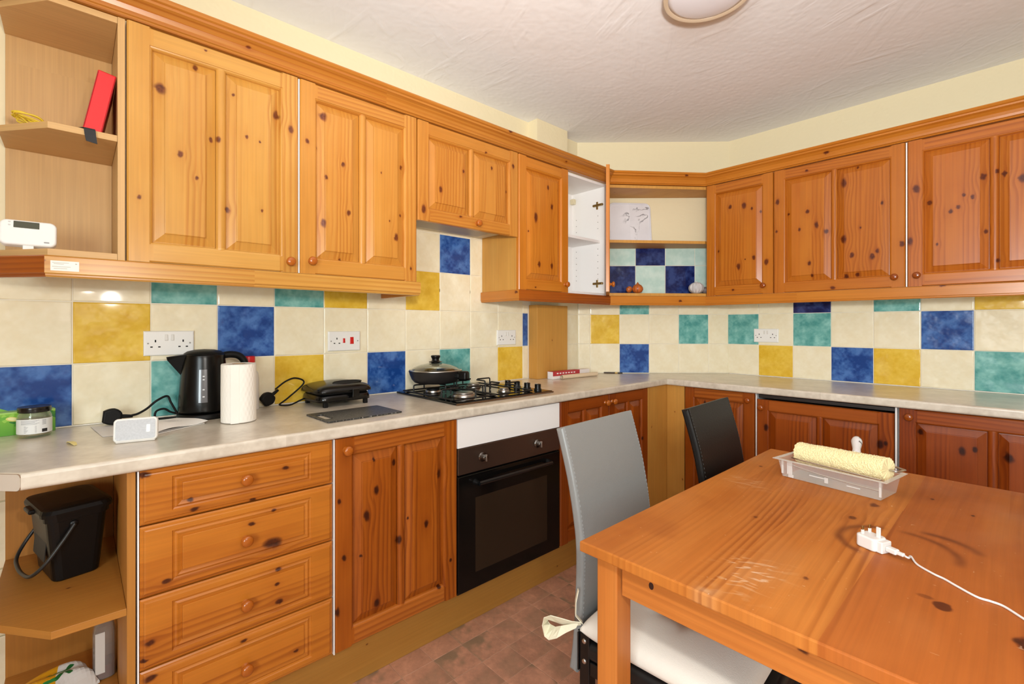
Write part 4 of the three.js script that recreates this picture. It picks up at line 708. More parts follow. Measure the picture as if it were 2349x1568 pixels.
// papers
const printed = canvasTex(256, 256, (c, w, h) => { c.fillStyle = '#f7f4f0'; c.fillRect(0, 0, w, h); c.fillStyle = '#c4c0c2'; for (let i = 0; i < 7; i++) c.fillRect(110, 60 + i * 13, 90 - (i * 29) % 40, 5); });
function sheet(name, label, corners, lift, th, mat) { // curled sheet over four plan corners
  const N = 10, T = [], U = [], P = (i, j) => { const u = i / N, v = j / N, x = mix(mix(corners[0][0], corners[1][0], u), mix(corners[3][0], corners[2][0], u), v), z = mix(mix(corners[0][1], corners[1][1], u), mix(corners[3][1], corners[2][1], u), v); return [x, T0 + 0.0004 + lift(u, v), z]; };
  for (const s of [th, 0]) for (let i = 0; i < N; i++) for (let j = 0; j < N; j++) { const q = [P(i, j), P(i + 1, j), P(i + 1, j + 1), P(i, j + 1)].map(([x, y, z]) => [x, y + s, z]), uv = [[i, j], [i + 1, j], [i + 1, j + 1], [i, j + 1]].map(([a, b]) => [a / N, b / N]); for (const k of s ? [0, 1, 2, 0, 2, 3] : [0, 2, 1, 0, 3, 2]) { T.push(q[k]); U.push(...uv[k]); } }
  for (let i = 0; i < N; i++) for (const [a, b] of [[[i, 0], [i + 1, 0]], [[i + 1, N], [i, N]], [[0, i + 1], [0, i]], [[N, i], [N, i + 1]]]) { const p = P(...a), q = P(...b), up = ([x, y, z]) => [x, y + th, z]; T.push(p, q, up(q), p, up(q), up(p)); for (let k = 0; k < 6; k++) U.push(0.02, 0.02); }
  return tag(mesh(name, tri(T, U), mat), label, 'paper');
}
sheet('paper_sheet', 'thin white sheet of paper lying under the grey device', [[0.062, 3.222], [0.262, 3.200], [0.285, 3.035], [0.10, 3.045]], (u, v) => 0.0006, 0.0007, plain(226, 222, 218, 0.8));
sheet('folded_letter', 'folded printed letter with curled edges beside the grey device, topmost paper', [[0.332, 3.082], [0.232, 2.935], [0.152, 3.010], [0.205, 3.115]], (u, v) => 0.0075 + 0.012 * Math.sin(Math.min(1, v * 2.2) * 1.57) * (1 - 0.45 * u) + 0.004 * Math.sin(u * 6.3) * (1 - v), 0.0012, std({ map: printed, roughness: 0.8 }));
sheet('leaflet', 'grey-edged leaflet folded under the printed letter', [[0.326, 3.088], [0.262, 2.995], [0.150, 3.010], [0.210, 3.118]], (u, v) => 0.0032, 0.0022, plain(206, 204, 204, 0.7));
sheet('envelope', 'pale envelope at the bottom of the papers by the kettle cord', [[0.328, 3.08], [0.236, 2.945], [0.115, 3.00], [0.19, 3.11]], (u, v) => 0.0004, 0.0018, plain(240, 236, 230, 0.8));
tag(mesh('pasta_piece', ribbon([[0.285, T0 + 0.0015, 3.272], [0.300, T0 + 0.006, 3.268], [0.318, T0 + 0.006, 3.262], [0.338, T0 + 0.002, 3.257]], [[0.003, 0, 0.004], [0.003, 0.001, 0.006], [0.003, 0.001, 0.006], [0.002, 0, 0.003]], 0.0016), plain(232, 214, 140, 0.5)), 'tiny pale yellow scrap lying alone on the worktop', 'scrap');

// ---------------------------------------------------------------- things on the wall unit shelves
{
  const u = thing('folder', 'red box file leaning against the side of the open end shelf', 'box file', [0.16, 1.7805, 3.2235]);
  const g = sub('case', u); g.rotation.x = -0.185;
  mesh('cover', B(-0.105, 0.0045, -0.021, 0.215, 0.182, 0.042, 0.004, 'y', 2), plain(214, 32, 36, 0.35), g);
  mesh('spine_seam', [B(0.1105, 0.012, -0.0205, 0.0012, 0.168, 0.0016, 0.0004), B(0.1105, 0.012, 0.0188, 0.0012, 0.168, 0.0016, 0.0004)], plain(150, 14, 20, 0.4), g);
}
{
  const u = thing('strap', 'black webbing strap hanging over the shelf edge below the red box file', 'strap', [0, 0, 0]);
  mesh('webbing', ribbon([[0.255, 1.7825, 3.262], [0.285, 1.7822, 3.240], [0.3005, 1.7822, 3.229], [0.3022, 1.778, 3.228], [0.3026, 1.765, 3.227], [0.3022, 1.744, 3.224]], [[0.004, 0, 0.010], [0.004, 0, 0.011], [0, 0, 0.0122], [0, 0, 0.0122], [0, 0, 0.0122], [0, 0.002, 0.0120]], 0.0016), plain(34, 33, 36, 0.7), u);
  mesh('buckle', B(0.215, 1.7808, 3.262, 0.045, 0.009, 0.024, 0.003), plain(60, 56, 54, 0.5), u);
}
{
  const u = thing('cable_coil', 'loose coil of yellow cable on the open end shelf', 'cable', [0.2, 1.7805, 3.345]);
  const pts = []; for (let i = 0; i < 46; i++) { const a = i * 0.78, k = i / 46; pts.push([0.028 * Math.sin(a * 0.9) * (0.6 + 0.4 * Math.sin(i)) + 0.0, 0.004 + 0.013 * (1 + Math.sin(a * 1.05 + 0.6)) + 0.004 * k, 0.034 * Math.cos(a) + 0.008 * Math.sin(i * 2.1)]); }
  mesh('cable', tube(pts, 0.0024, 360, 7), plain(220, 188, 48, 0.45), u);
}
{
  const u = thing('heating_programmer', 'white heating programmer with a dark display leaning on the lowest open shelf', 'controller', [0.200, 1.4395, 3.352], Math.PI / 2 - 0.02);
  const g = sub('case', u, [0, 0.045, 0]); g.rotation.x = -0.30; g.rotation.z = 0.0;
  mesh('shell', slab(roundRect(0.112, 0.074, 0.016), 0.024, 0.006, 4), plain(240, 239, 236, 0.35), g).position.z = -0.012;
  mesh('display', slab(roundRect(0.050, 0.019, 0.001), 0.0012), std({ color: C(70, 72, 56), roughness: 0.15 }), g).position.set(-0.004, 0.022, 0.0118);
  mesh('button', [0.028, 0.019].map((y) => slab(roundRect(0.005, 0.003, 0.001), 0.0012).translate(-0.037, y, 0.0118)), plain(206, 206, 204, 0.5), g);
  mesh('badge', slab(roundRect(0.011, 0.0035, 0.0015), 0.0008).translate(0.036, -0.026, 0.0118), plain(150, 150, 150, 0.5), g);
  mesh('stand', B(-0.011, 0, -0.010, 0.022, 0.012, 0.030, 0.002), plain(232, 231, 228, 0.4), u);
}
{
  const t = canvasTex(256, 96, (c, w, h) => { c.fillStyle = '#f2ece2'; c.fillRect(0, 0, w, h); c.fillStyle = '#b3aea6'; [[14, 16, 150], [28, 28, 90], [14, 54, 165], [28, 72, 120]].forEach(([x, y, l]) => c.fillRect(x, y, l, 5)); c.fillRect(220, 18, 18, 10); });
  const g = rings(0.056, 0.0265, [[0, 0, 0.0004]]); { const p = g.attributes.position, uv = g.attributes.uv; for (let i = 0; i < p.count; i++) uv.setXY(i, p.getX(i) / 0.056, p.getY(i) / 0.0265); }
  const s = tag(mesh('sticker', g, std({ map: t, roughness: 0.6 })), 'small white printed sticker on the end of the long pelmet', 'sticker'); s.position.set(F + 0.0121, 1.379, 3.306); s.rotation.y = Math.PI / 2;
}
{ // marble-print tray leaning on the angled wall
  const t = dataTex(256, 256, (u, v, o) => { const a = fbm(u * 3 + 4, v * 3, 4), r = Math.abs(fbm(u * 4 + a * 3, v * 4 + a * 2, 4) - 0.5), k = 1 - sst(0, 0.06, r), m = sst(0.35, 0.6, fbm(u * 3, v * 3 + 9, 3)); const e = 232 - 92 * k * m - 14 * a; o[0] = e; o[1] = e - 2; o[2] = e + 2; });
  const u = thing('serving_tray', 'white marble-print tray leaning against the wall on the corner shelf', 'tray', [0.272, 1.775, 0.515], cfa);
  const g = slab(roundRect(0.29, 0.29, 0.035, -0.145, 0), 0.012, 0.003, 3); { const p = g.attributes.position, uv = g.attributes.uv; for (let i = 0; i < p.count; i++) uv.setXY(i, p.getX(i) / 0.29, p.getY(i) / 0.29); }
  const c = mesh('tray_base', g, std({ map: t, roughness: 0.25 }), u); c.rotation.x = -0.12;
  const rim = new THREE.TubeGeometry(new THREE.CatmullRomCurve3(roundRect(0.282, 0.282, 0.035, -0.141, 0.004).getSpacedPoints(60).slice(0, -1).map((p) => V3(p.x, p.y, 0.014)), true), 120, 0.005, 8, true); mesh('tray_rim', rim, std({ map: t, roughness: 0.25 }), c);
}
function lump(r, sy, seed, amp, seg = 28) { const g = new THREE.SphereGeometry(r, seg, seg - 6), p = g.attributes.position; for (let i = 0; i < p.count; i++) { const v = V3().fromBufferAttribute(p, i), n = v.clone().normalize(), k = 1 + amp * (fbm(n.x * 2.2 + seed, n.y * 2.2 + n.z * 2.7 + seed, 3) - 0.5); p.setXYZ(i, v.x * k, v.y * k * sy, v.z * k); } g.computeVertexNormals(); return g; }
{
  const y = 1.4395, skin = std({ map: dataTex(128, 64, (u, v, o) => { const k = 0.75 + 0.35 * noise(u * 40, v * 3); o[0] = 196 * k; o[1] = 104 * k; o[2] = 44 * k; }), roughness: 0.35 });
  const u = thing('onion', 'brown onion on the bottom board of the open corner shelf', 'onion', [0.405, y, 0.635]);
  const pr = lathe([[0, 0], [0.010, 0.001], [0.026, 0.008], [0.034, 0.022], [0.033, 0.036], [0.024, 0.050], [0.010, 0.058], [0.004, 0.066], [0.002, 0.071], [0, 0.071]], 32);
  mesh('bulb', pr, skin, u); mesh('root', lathe([[0, 0.0003], [0.007, 0.0003], [0.006, 0.002], [0, 0.002]], 12), plain(150, 110, 70, 0.9), u);
  const w = thing('onion', 'small onion lying half hidden behind the open door edge', 'onion', [0.352, y, 0.655]);
  const b = mesh('bulb', pr, skin, w); b.scale.setScalar(0.62); b.rotation.z = 1.2; b.position.set(0.02, 0.020, 0);
  const gmat = std({ map: dataTex(128, 64, (u2, v, o) => { const k = 0.82 + 0.3 * Math.abs(Math.sin(u2 * 40)) * noise(u2 * 20, v * 4); o[0] = 226 * k; o[1] = 222 * k; o[2] = 222 * k; }), roughness: 0.5 });
  const gl = thing('garlic_bulb', 'white papery garlic bulb on the bottom board of the corner shelf', 'garlic', [0.628, y, 0.300]);
  const gg = new THREE.SphereGeometry(0.046, 40, 28), p = gg.attributes.position; for (let i = 0; i < p.count; i++) { const a = Math.atan2(p.getZ(i), p.getX(i)), k = 1 + 0.07 * Math.abs(Math.sin(a * 4)) - 0.03; p.setXYZ(i, p.getX(i) * k, p.getY(i) * 0.82 + 0.0385, p.getZ(i) * k); } gg.computeVertexNormals();
  mesh('bulb', gg, gmat, gl); const st = mesh('stem', lathe([[0.012, 0], [0.006, 0.012], [0.005, 0.022], [0, 0.023]], 14), gmat, gl); st.position.y = 0.060;
  const sh = thing('shallot', 'small dark grey shallot tucked beside the garlic', 'shallot', [0.668, y, 0.258]);
  const sb = mesh('bulb', lump(0.026, 0.85, 3, 0.2), plain(112, 100, 98, 0.5), sh); sb.position.y = 0.0228;
}
// ---------------------------------------------------------------- things in the open base unit
{ // food caddy: local x across its front, z towards the room
  const u = thing('food_caddy', 'black lidded food waste caddy on the shelf under the worktop', 'bin', [0.192, 0.5355, 3.272], 0.22); u.scale.set(1, 0.93, 1);
  const loft = (rowsIn) => { const T = [], ring = ([y, w, d, r]) => { const o = []; for (const [sx, sz, a0] of [[1, 1, 0], [-1, 1, 1], [-1, -1, 2], [1, -1, 3]]) for (let k = 0; k <= 4; k++) { const a = (a0 + k / 4) * Math.PI / 2; o.push([sx * (w / 2 - r) + r * Math.cos(a), y, sz * (d / 2 - r) + r * Math.sin(a)]); } return o; }; const R = rowsIn.map(ring); for (let i = 0; i + 1 < R.length; i++) for (let k = 0; k < R[i].length; k++) { const j = (k + 1) % R[i].length; T.push(R[i][k], R[i + 1][k], R[i + 1][j], R[i][k], R[i + 1][j], R[i][j]); } for (const [q, fl] of [[R[0], 1], [R[R.length - 1], 0]]) for (let k = 1; k + 1 < q.length; k++) T.push(q[0], q[fl ? k : k + 1], q[fl ? k + 1 : k]); return tri(T); };
  const pl = plain(13, 12, 12, 0.38, { specularIntensity: 0.6 });
  mesh('bucket', loft([[0, 0.176, 0.094, 0.018], [0.004, 0.182, 0.100, 0.02], [0.150, 0.200, 0.124, 0.022], [0.178, 0.204, 0.128, 0.022], [0.180, 0.214, 0.138, 0.024], [0.196, 0.216, 0.140, 0.024]]), pl, u);
  const l = sub('lid', u);
  mesh('lid_shell', loft([[0.1965, 0.228, 0.152, 0.028], [0.206, 0.230, 0.154, 0.028], [0.216, 0.222, 0.146, 0.03], [0.219, 0.200, 0.126, 0.03], [0.2215, 0.150, 0.085, 0.03]]), pl, l);
  mesh('lid_tab', B(-0.03, 0.196, 0.070, 0.06, 0.014, 0.018, 0.005), pl, l);
  mesh('bail_handle', tube([[0.107, 0.165, 0.010], [0.112, 0.12, 0.038], [0.108, 0.070, 0.070], [0.085, 0.040, 0.092], [0.03, 0.030, 0.098], [-0.03, 0.030, 0.098], [-0.085, 0.040, 0.092], [-0.112, 0.070, 0.072], [-0.117, 0.12, 0.040], [-0.113, 0.165, 0.010]], 0.0048, 90, 8), plain(40, 39, 38, 0.4), u);
  for (const s of [-1, 1]) mesh('pivot', lathe([[0, 0.006], [0.009, 0.005], [0.010, 0]], 18).rotateZ(-s * Math.PI / 2).translate(s * 0.101, 0.165, 0.010), pl, u);
  mesh('embossed_panel', slab(roundRect(0.12, 0.085, 0.006), 0.0015).translate(0, 0, 0), plain(34, 33, 33, 0.6), u).position.set(0, 0.10, 0.0585);
  scene.getObjectByName('embossed_panel').rotation.x = -0.07;
  const lg = mesh('grey_mark', slab([[-0.052, -0.004], [0.05, -0.004], [0.05, 0.002], [-0.044, 0.004], [-0.046, 0.06], [-0.052, 0.06]], 0.0008), plain(96, 94, 94, 0.6), u); lg.position.set(0, 0.068, 0.0585); lg.rotation.x = -0.07;
}
{
  const u = thing('wipes_pack', 'soft yellow and white pack with green leaves on the lowest shelf', 'pack', [0.20, 0.1835, 3.302], 0.35);
  const t = canvasTex(256, 256, (c, w, h) => { c.fillStyle = '#e3a11c'; c.fillRect(0, 0, w, h); c.fillStyle = '#e9e7e3'; c.beginPath(); c.moveTo(w, 0); c.lineTo(w * 0.40, 0); c.quadraticCurveTo(w * 0.5, h * 0.5, w * 0.72, h); c.lineTo(w, h); c.fill(); for (let i = 0; i < 14; i++) { c.fillStyle = i % 3 ? '#1f6b33' : '#2f8a44'; c.beginPath(); c.ellipse(w * (0.40 + 0.06 * ((i * 5) % 6)), h * (0.32 + 0.07 * ((i * 3) % 6)), 24, 9, i, 0, 7); c.fill(); } });
  const N = 18, T = [], U = [], hgt = (a, b) => 0.052 * Math.pow(Math.max(0, 1 - Math.pow(Math.abs(a), 5)), 0.6) * Math.pow(Math.max(0, 1 - Math.pow(Math.abs(b), 5)), 0.6) + 0.004 * Math.sin(a * 7 + b * 4), P = (i, j, top) => { const a = i / N * 2 - 1, b = j / N * 2 - 1; return [a * 0.058, top ? 0.006 + Math.max(0, hgt(a, b)) : 0.001, b * 0.082]; };
  for (const top of [1, 0]) for (let i = 0; i < N; i++) for (let j = 0; j < N; j++) { const q = [[i, j], [i, j + 1], [i + 1, j + 1], [i + 1, j]]; for (const k of top ? [0, 1, 2, 0, 2, 3] : [0, 2, 1, 0, 3, 2]) { T.push(P(q[k][0], q[k][1], top)); U.push(1 - q[k][1] / N, q[k][0] / N); } }
  for (let i = 0; i < N; i++) for (const [a, b] of [[[i, 0], [i + 1, 0]], [[i + 1, N], [i, N]], [[0, i + 1], [0, i]], [[N, i], [N, i + 1]]]) { const p = P(...a, 0), q = P(...b, 0), p2 = P(...a, 1), q2 = P(...b, 1); T.push(p, q2, q, p, p2, q2); for (let k = 0; k < 6; k++) U.push(a[0] / N, a[1] / N); }
  mesh('wrapper', tri(T, U), std({ map: t, roughness: 0.3, clearcoat: 0.4 }), u);
}
{
  const u = thing('spray_bottle', 'clear plastic bottle with a white label and red liquid on the lowest shelf', 'bottle', [0.188, 0.1835, 3.194]);
  const sq = (s) => { const o = []; for (let i = 0; i < 32; i++) { const a = i / 32 * Math.PI * 2, c = Math.cos(a), n = Math.sin(a), k = s / Math.pow(Math.abs(c) ** 4 + Math.abs(n) ** 4, 0.25); o.push([k * c, k * n * 0.86]); } return o; };
  const loft = (rowsIn) => { const T = [], R = rowsIn.map(([y, s]) => sq(s).map(([x, z]) => [x, y, z])); for (let i = 0; i + 1 < R.length; i++) for (let k = 0; k < 32; k++) { const j = (k + 1) % 32; T.push(R[i][k], R[i + 1][k], R[i + 1][j], R[i][k], R[i + 1][j], R[i][j]); } for (const [q, fl] of [[R[0], 1], [R[R.length - 1], 0]]) for (let k = 1; k < 31; k++) T.push(q[0], q[fl ? k : k + 1], q[fl ? k + 1 : k]); const g = tri(T); return g; };
  mesh('body', loft([[0.0005, 0.028], [0.004, 0.031], [0.13, 0.031], [0.155, 0.026], [0.172, 0.014], [0.178, 0.012], [0.192, 0.012]]), std({ color: C(214, 208, 202), roughness: 0.12, transmission: 0.75, thickness: 0 }), u);
  mesh('liquid', loft([[0.0025, 0.0265], [0.005, 0.029], [0.040, 0.029]]), plain(120, 26, 18, 0.3), u);
  mesh('label', B(0.0314, 0.022, -0.001, 0.0006, 0.120, 0.022, 0.0002), plain(222, 218, 212, 0.6), u);
  mesh('cap', lathe([[0.0135, 0.178], [0.0145, 0.180], [0.0140, 0.204], [0, 0.206]], 24), plain(232, 230, 226, 0.4), u);
}

// ---------------------------------------------------------------- table
const TX0 = 1.392, TX1 = 2.142, TZ0 = 1.247, TZ1 = 2.425, TY = 0.75;
{
  const u = thing('dining_table', 'worn honey pine dining table with scratches and dark ring stains', 'table', [TX0, 0, TZ0]);
  const w = TX1 - TX0, d = TZ1 - TZ0, K = triples([0.384, 0.574, 0.012, 0.41, 0.432, 0.014, 0.379, 0.984, 0.007, 0.669, 0.953, 0.016, 0.592, 0.336, 0.006, 0.504, 0.259, 0.006, 0.10, 0.28, 0.008, 0.2, 0.75, 0.006]);
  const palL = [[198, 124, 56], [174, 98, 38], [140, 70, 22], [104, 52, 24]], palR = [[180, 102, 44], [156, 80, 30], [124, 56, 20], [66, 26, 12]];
  const arc = (x, z, cx, cz, r, a0, a1, wd) => { const dx = x - cx, dz = z - cz, q = Math.hypot(dx, dz); let a = Math.atan2(dz, dx); if (a < a0) a += Math.PI * 2; const e = Math.abs(q - r) / wd, f = sst(a0, a0 + 0.35, a) * (1 - sst(a1 - 0.35, a1, a)); return Math.exp(-e * e) * f; };
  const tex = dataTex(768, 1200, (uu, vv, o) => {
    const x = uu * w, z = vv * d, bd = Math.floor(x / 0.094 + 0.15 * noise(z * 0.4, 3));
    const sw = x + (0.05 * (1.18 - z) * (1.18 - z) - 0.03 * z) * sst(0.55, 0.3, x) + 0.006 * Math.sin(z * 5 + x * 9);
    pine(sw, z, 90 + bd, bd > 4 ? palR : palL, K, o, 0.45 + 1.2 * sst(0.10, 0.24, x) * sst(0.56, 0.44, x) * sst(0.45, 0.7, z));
    // stains and wear, each with an outline of its own
    const n = 0.75 + 0.5 * noise(x * 40, z * 40);
    const st = (arc(x, z, 0.486, 0.690, 0.102, 1.9, 4.5, 0.009) * 0.55 + arc(x, z, 0.486, 0.690, 0.102, -1.75, 0.35, 0.009) * 0.5 + arc(x, z, 0.530, 0.650, 0.092, -1.9, -0.25, 0.010) * 0.55 + (1 - sst(0.7, 1.05, Math.hypot((x - 0.581) / 0.014, (z - 0.914) / 0.020) * (0.8 + 0.4 * noise(x * 120, z * 120)))) * 0.95 + (1 - sst(0.5, 1.1, Math.hypot((x - 0.556) / 0.014, (z - 0.897) / 0.009))) * 0.5) * n;
    const bl = sst(0.56, 0.78, fbm(x * 4 + 3, z * 4 + 8, 4)) * 0.28, pale = sst(0.62, 0.85, fbm(x * 6 + 31, z * 3 + 2, 3)) * 0.18;
    for (let c = 0; c < 3; c++) { o[c] = mix(o[c], [92, 42, 18][c], Math.min(1, st)); o[c] = mix(o[c], [132, 66, 26][c], bl); o[c] = mix(o[c], [206, 150, 100][c], pale); }
    // white scuffs near the corner that faces the room
    const s1 = Math.exp(-(((x - 0.315) / 0.05) ** 2 + ((z - 1.05) / 0.075) ** 2)), fine = sst(0.66, 0.86, noise(x * 90 + z * 130, z * 44 - x * 30)) + 0.8 * sst(0.70, 0.9, noise(x * 30, z * 210));
    const s2 = Math.exp(-(((x - 0.10) / 0.07) ** 2 + ((z - 0.49) / 0.05) ** 2)) * 0.5, s3 = sst(0.965, 0.99, noise(x * 110 + 7, z * 110 + 4)) * 0.6;
    const s = Math.min(0.8, (s1 + s2) * (0.10 + fine * 0.55) + s3 * 0.7 + 0.35 * Math.exp(-(((x - 0.285) / 0.022) ** 2 + ((z - 1.165) / 0.03) ** 2)) * noise(x * 60, z * 60)); for (let c = 0; c < 3; c++) o[c] = mix(o[c], [232, 214, 200][c], s);
  });
  const rough = dataTex(256, 384, (uu, vv, o) => { o[0] = o[1] = o[2] = 255 * (0.36 + 0.25 * fbm(uu * 6, vv * 9, 4)); }, false);
  const top = poly([[0, 0], [w, 0], [w, d], [0, d]], 0.726, TY, 0.003, 2), f = flat(top), p = f.attributes.position, uv = new Float32Array(p.count * 2); for (let i = 0; i < p.count; i++) { uv[i * 2] = Math.min(0.999, Math.max(0.001, p.getX(i) / w)); uv[i * 2 + 1] = Math.min(0.999, Math.max(0.001, p.getZ(i) / d)); } f.setAttribute('uv', new THREE.BufferAttribute(uv, 2));
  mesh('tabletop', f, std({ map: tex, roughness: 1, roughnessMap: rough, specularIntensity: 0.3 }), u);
  const leg = boardTex([[204, 126, 58], [184, 104, 42], [150, 78, 30], [70, 32, 14]], [0.1, 0.3, 0.006, 0.14, 1.2, 0.008], 113, 1.6, 0.24, 0.045, 0.4), lm = wood(leg, { roughness: 0.45, clearcoat: 0.1 });
  for (const [x, z] of [[0.024, d - 0.086], [0.024, 0.030], [w - 0.083, d - 0.086], [w - 0.083, 0.030]]) mesh('leg', B(x, 0.002, z, 0.053, 0.7238, 0.056, 0.004, 'y', 2), lm, u);
  mesh('apron', B(0.0835, 0.647, d - 0.060, w - 0.167, 0.0785, 0.02, 0.0015, 'x'), lm, u); mesh('apron', B(0.0835, 0.647, 0.040, w - 0.167, 0.0785, 0.02, 0.0015, 'x'), lm, u);
  mesh('apron', B(0.040, 0.647, 0.0865, 0.02, 0.0785, d - 0.173, 0.0015, 'z'), lm, u); mesh('apron', B(w - 0.060, 0.647, 0.0865, 0.02, 0.0785, d - 0.173, 0.0015, 'z'), lm, u);
  mesh('knot', slab((() => { const s = new THREE.Shape(); s.absellipse(0, 0, 0.0055, 0.0075, 0, Math.PI * 2); return s; })(), 0.0006), plain(54, 22, 10, 0.6), u).position.set(0.155, 0.696, d - 0.0402);
}
// ---------------------------------------------------------------- chairs: they face +x, origin on the floor below the middle of the seat
const leatherBump = bumpTex(256, 256, (u, v, o) => { o[0] = o[1] = o[2] = 255 * (0.5 * noise(u * 64, v * 64) + 0.5 * noise(u * 128 + 9, v * 128)); }); leatherBump.repeat.set(6, 6);
const greyHide = std({ color: C(136, 136, 134), roughness: 0.34, specularIntensity: 0.6, bumpMap: leatherBump, bumpScale: 0.0003 }), blackHide = std({ color: C(22, 19, 17), roughness: 0.42, specularIntensity: 0.5, bumpMap: leatherBump, bumpScale: 0.0003 });
function chair(label, hide, px, pz, turn) {
  const u = thing('dining_chair', label, 'chair', [px, 0, pz], turn);
  const frame = plain(9, 9, 10, 0.4), W = 0.383;
  // backrest: a padded slab swept along a gently curved side profile
  const prof = [[-0.2485, 0.285], [-0.238, 0.36], [-0.231, 0.45], [-0.2265, 0.55], [-0.2265, 0.63], [-0.2345, 0.70], [-0.2535, 0.80], [-0.275, 0.88], [-0.296, 0.949]].map(([x, y]) => new THREE.Vector2(x, y));
  const cv = new THREE.SplineCurve(prof), N = 26, th = 0.027, s = new THREE.Shape(), Lp = [], Rp = [];
  for (let i = 0; i <= N; i++) { const p = cv.getPoint(i / N), t = cv.getTangent(i / N); Lp.push([p.x - t.y * 0, p.y]); Rp.push([p.x - t.y * th, p.y + t.x * th]); }
  [...Lp, ...Rp.reverse()].forEach((q, i) => i ? s.lineTo(...q) : s.moveTo(...q));
  const bk = new THREE.ExtrudeGeometry(s, { depth: W - 0.02, bevelEnabled: true, bevelSize: 0.009, bevelThickness: 0.010, bevelOffset: -0.009, bevelSegments: 4 }).translate(0, 0, -W / 2 + 0.01);
  const b = mesh('backrest', bk, hide, u);
  const st = []; for (let i = 1; i < 62; i++) { const p = cv.getPoint(i / 62), t = cv.getTangent(i / 62); for (const z of [-W / 2 + 0.0095, W / 2 - 0.0095]) st.push(new THREE.BoxGeometry(0.0014, 0.0055, 0.0022).rotateZ(Math.atan2(-t.x, t.y)).translate(p.x - t.y * 0.0000 + 0.0002, p.y, z)); }
  mesh('stitching', st, hide === blackHide ? plain(64, 62, 60, 0.8) : plain(150, 150, 150, 0.8), b);
  const seat = mesh('seat', B(-0.213, 0.349, -0.205, 0.423, 0.048, 0.41, 0.016, 'x', 3), hide.userData.seat || hide, u);
  for (const z of [-0.205, 0.1745]) {
    mesh('rear_leg', B(-0.2275, 0.001, z, 0.031, 0.415, 0.031, 0.003), frame, u); mesh('front_leg', B(0.172, 0.001, z, 0.031, 0.347, 0.031, 0.003), frame, u);
    mesh('side_rail', B(-0.198, 0.312, z + 0.003, 0.372, 0.036, 0.025, 0.003, 'x'), frame, u);
  }
  mesh('cross_rail', B(-0.222, 0.312, -0.178, 0.022, 0.036, 0.356, 0.003), frame, u); mesh('cross_rail', B(0.176, 0.312, -0.178, 0.022, 0.036, 0.356, 0.003), frame, u);
  for (const z of [0.1590, -0.2090]) mesh('back_bracket', B(-0.2320, 0.315, z, 0.0044, 0.10, 0.05, 0.001), frame, u);
  for (const y of [0.345, 0.398]) for (const sz of [1, -1]) mesh('bolt', lathe([[0, 0.004], [0.0045, 0.0036], [0.0065, 0.0015], [0.0068, 0]], 18).rotateX(sz * Math.PI / 2).translate(-0.212, y, sz * 0.2055), M.steel, u);
  return u;
}
greyHide.userData.seat = plain(20, 20, 21, 0.45); 
chair('grey faux-leather dining chair with a white seat cushion tied on', greyHide, 1.478, 2.050, 0.06);
chair('black faux-leather dining chair pushed up behind the table', blackHide, 1.574, 1.512, 0.06);
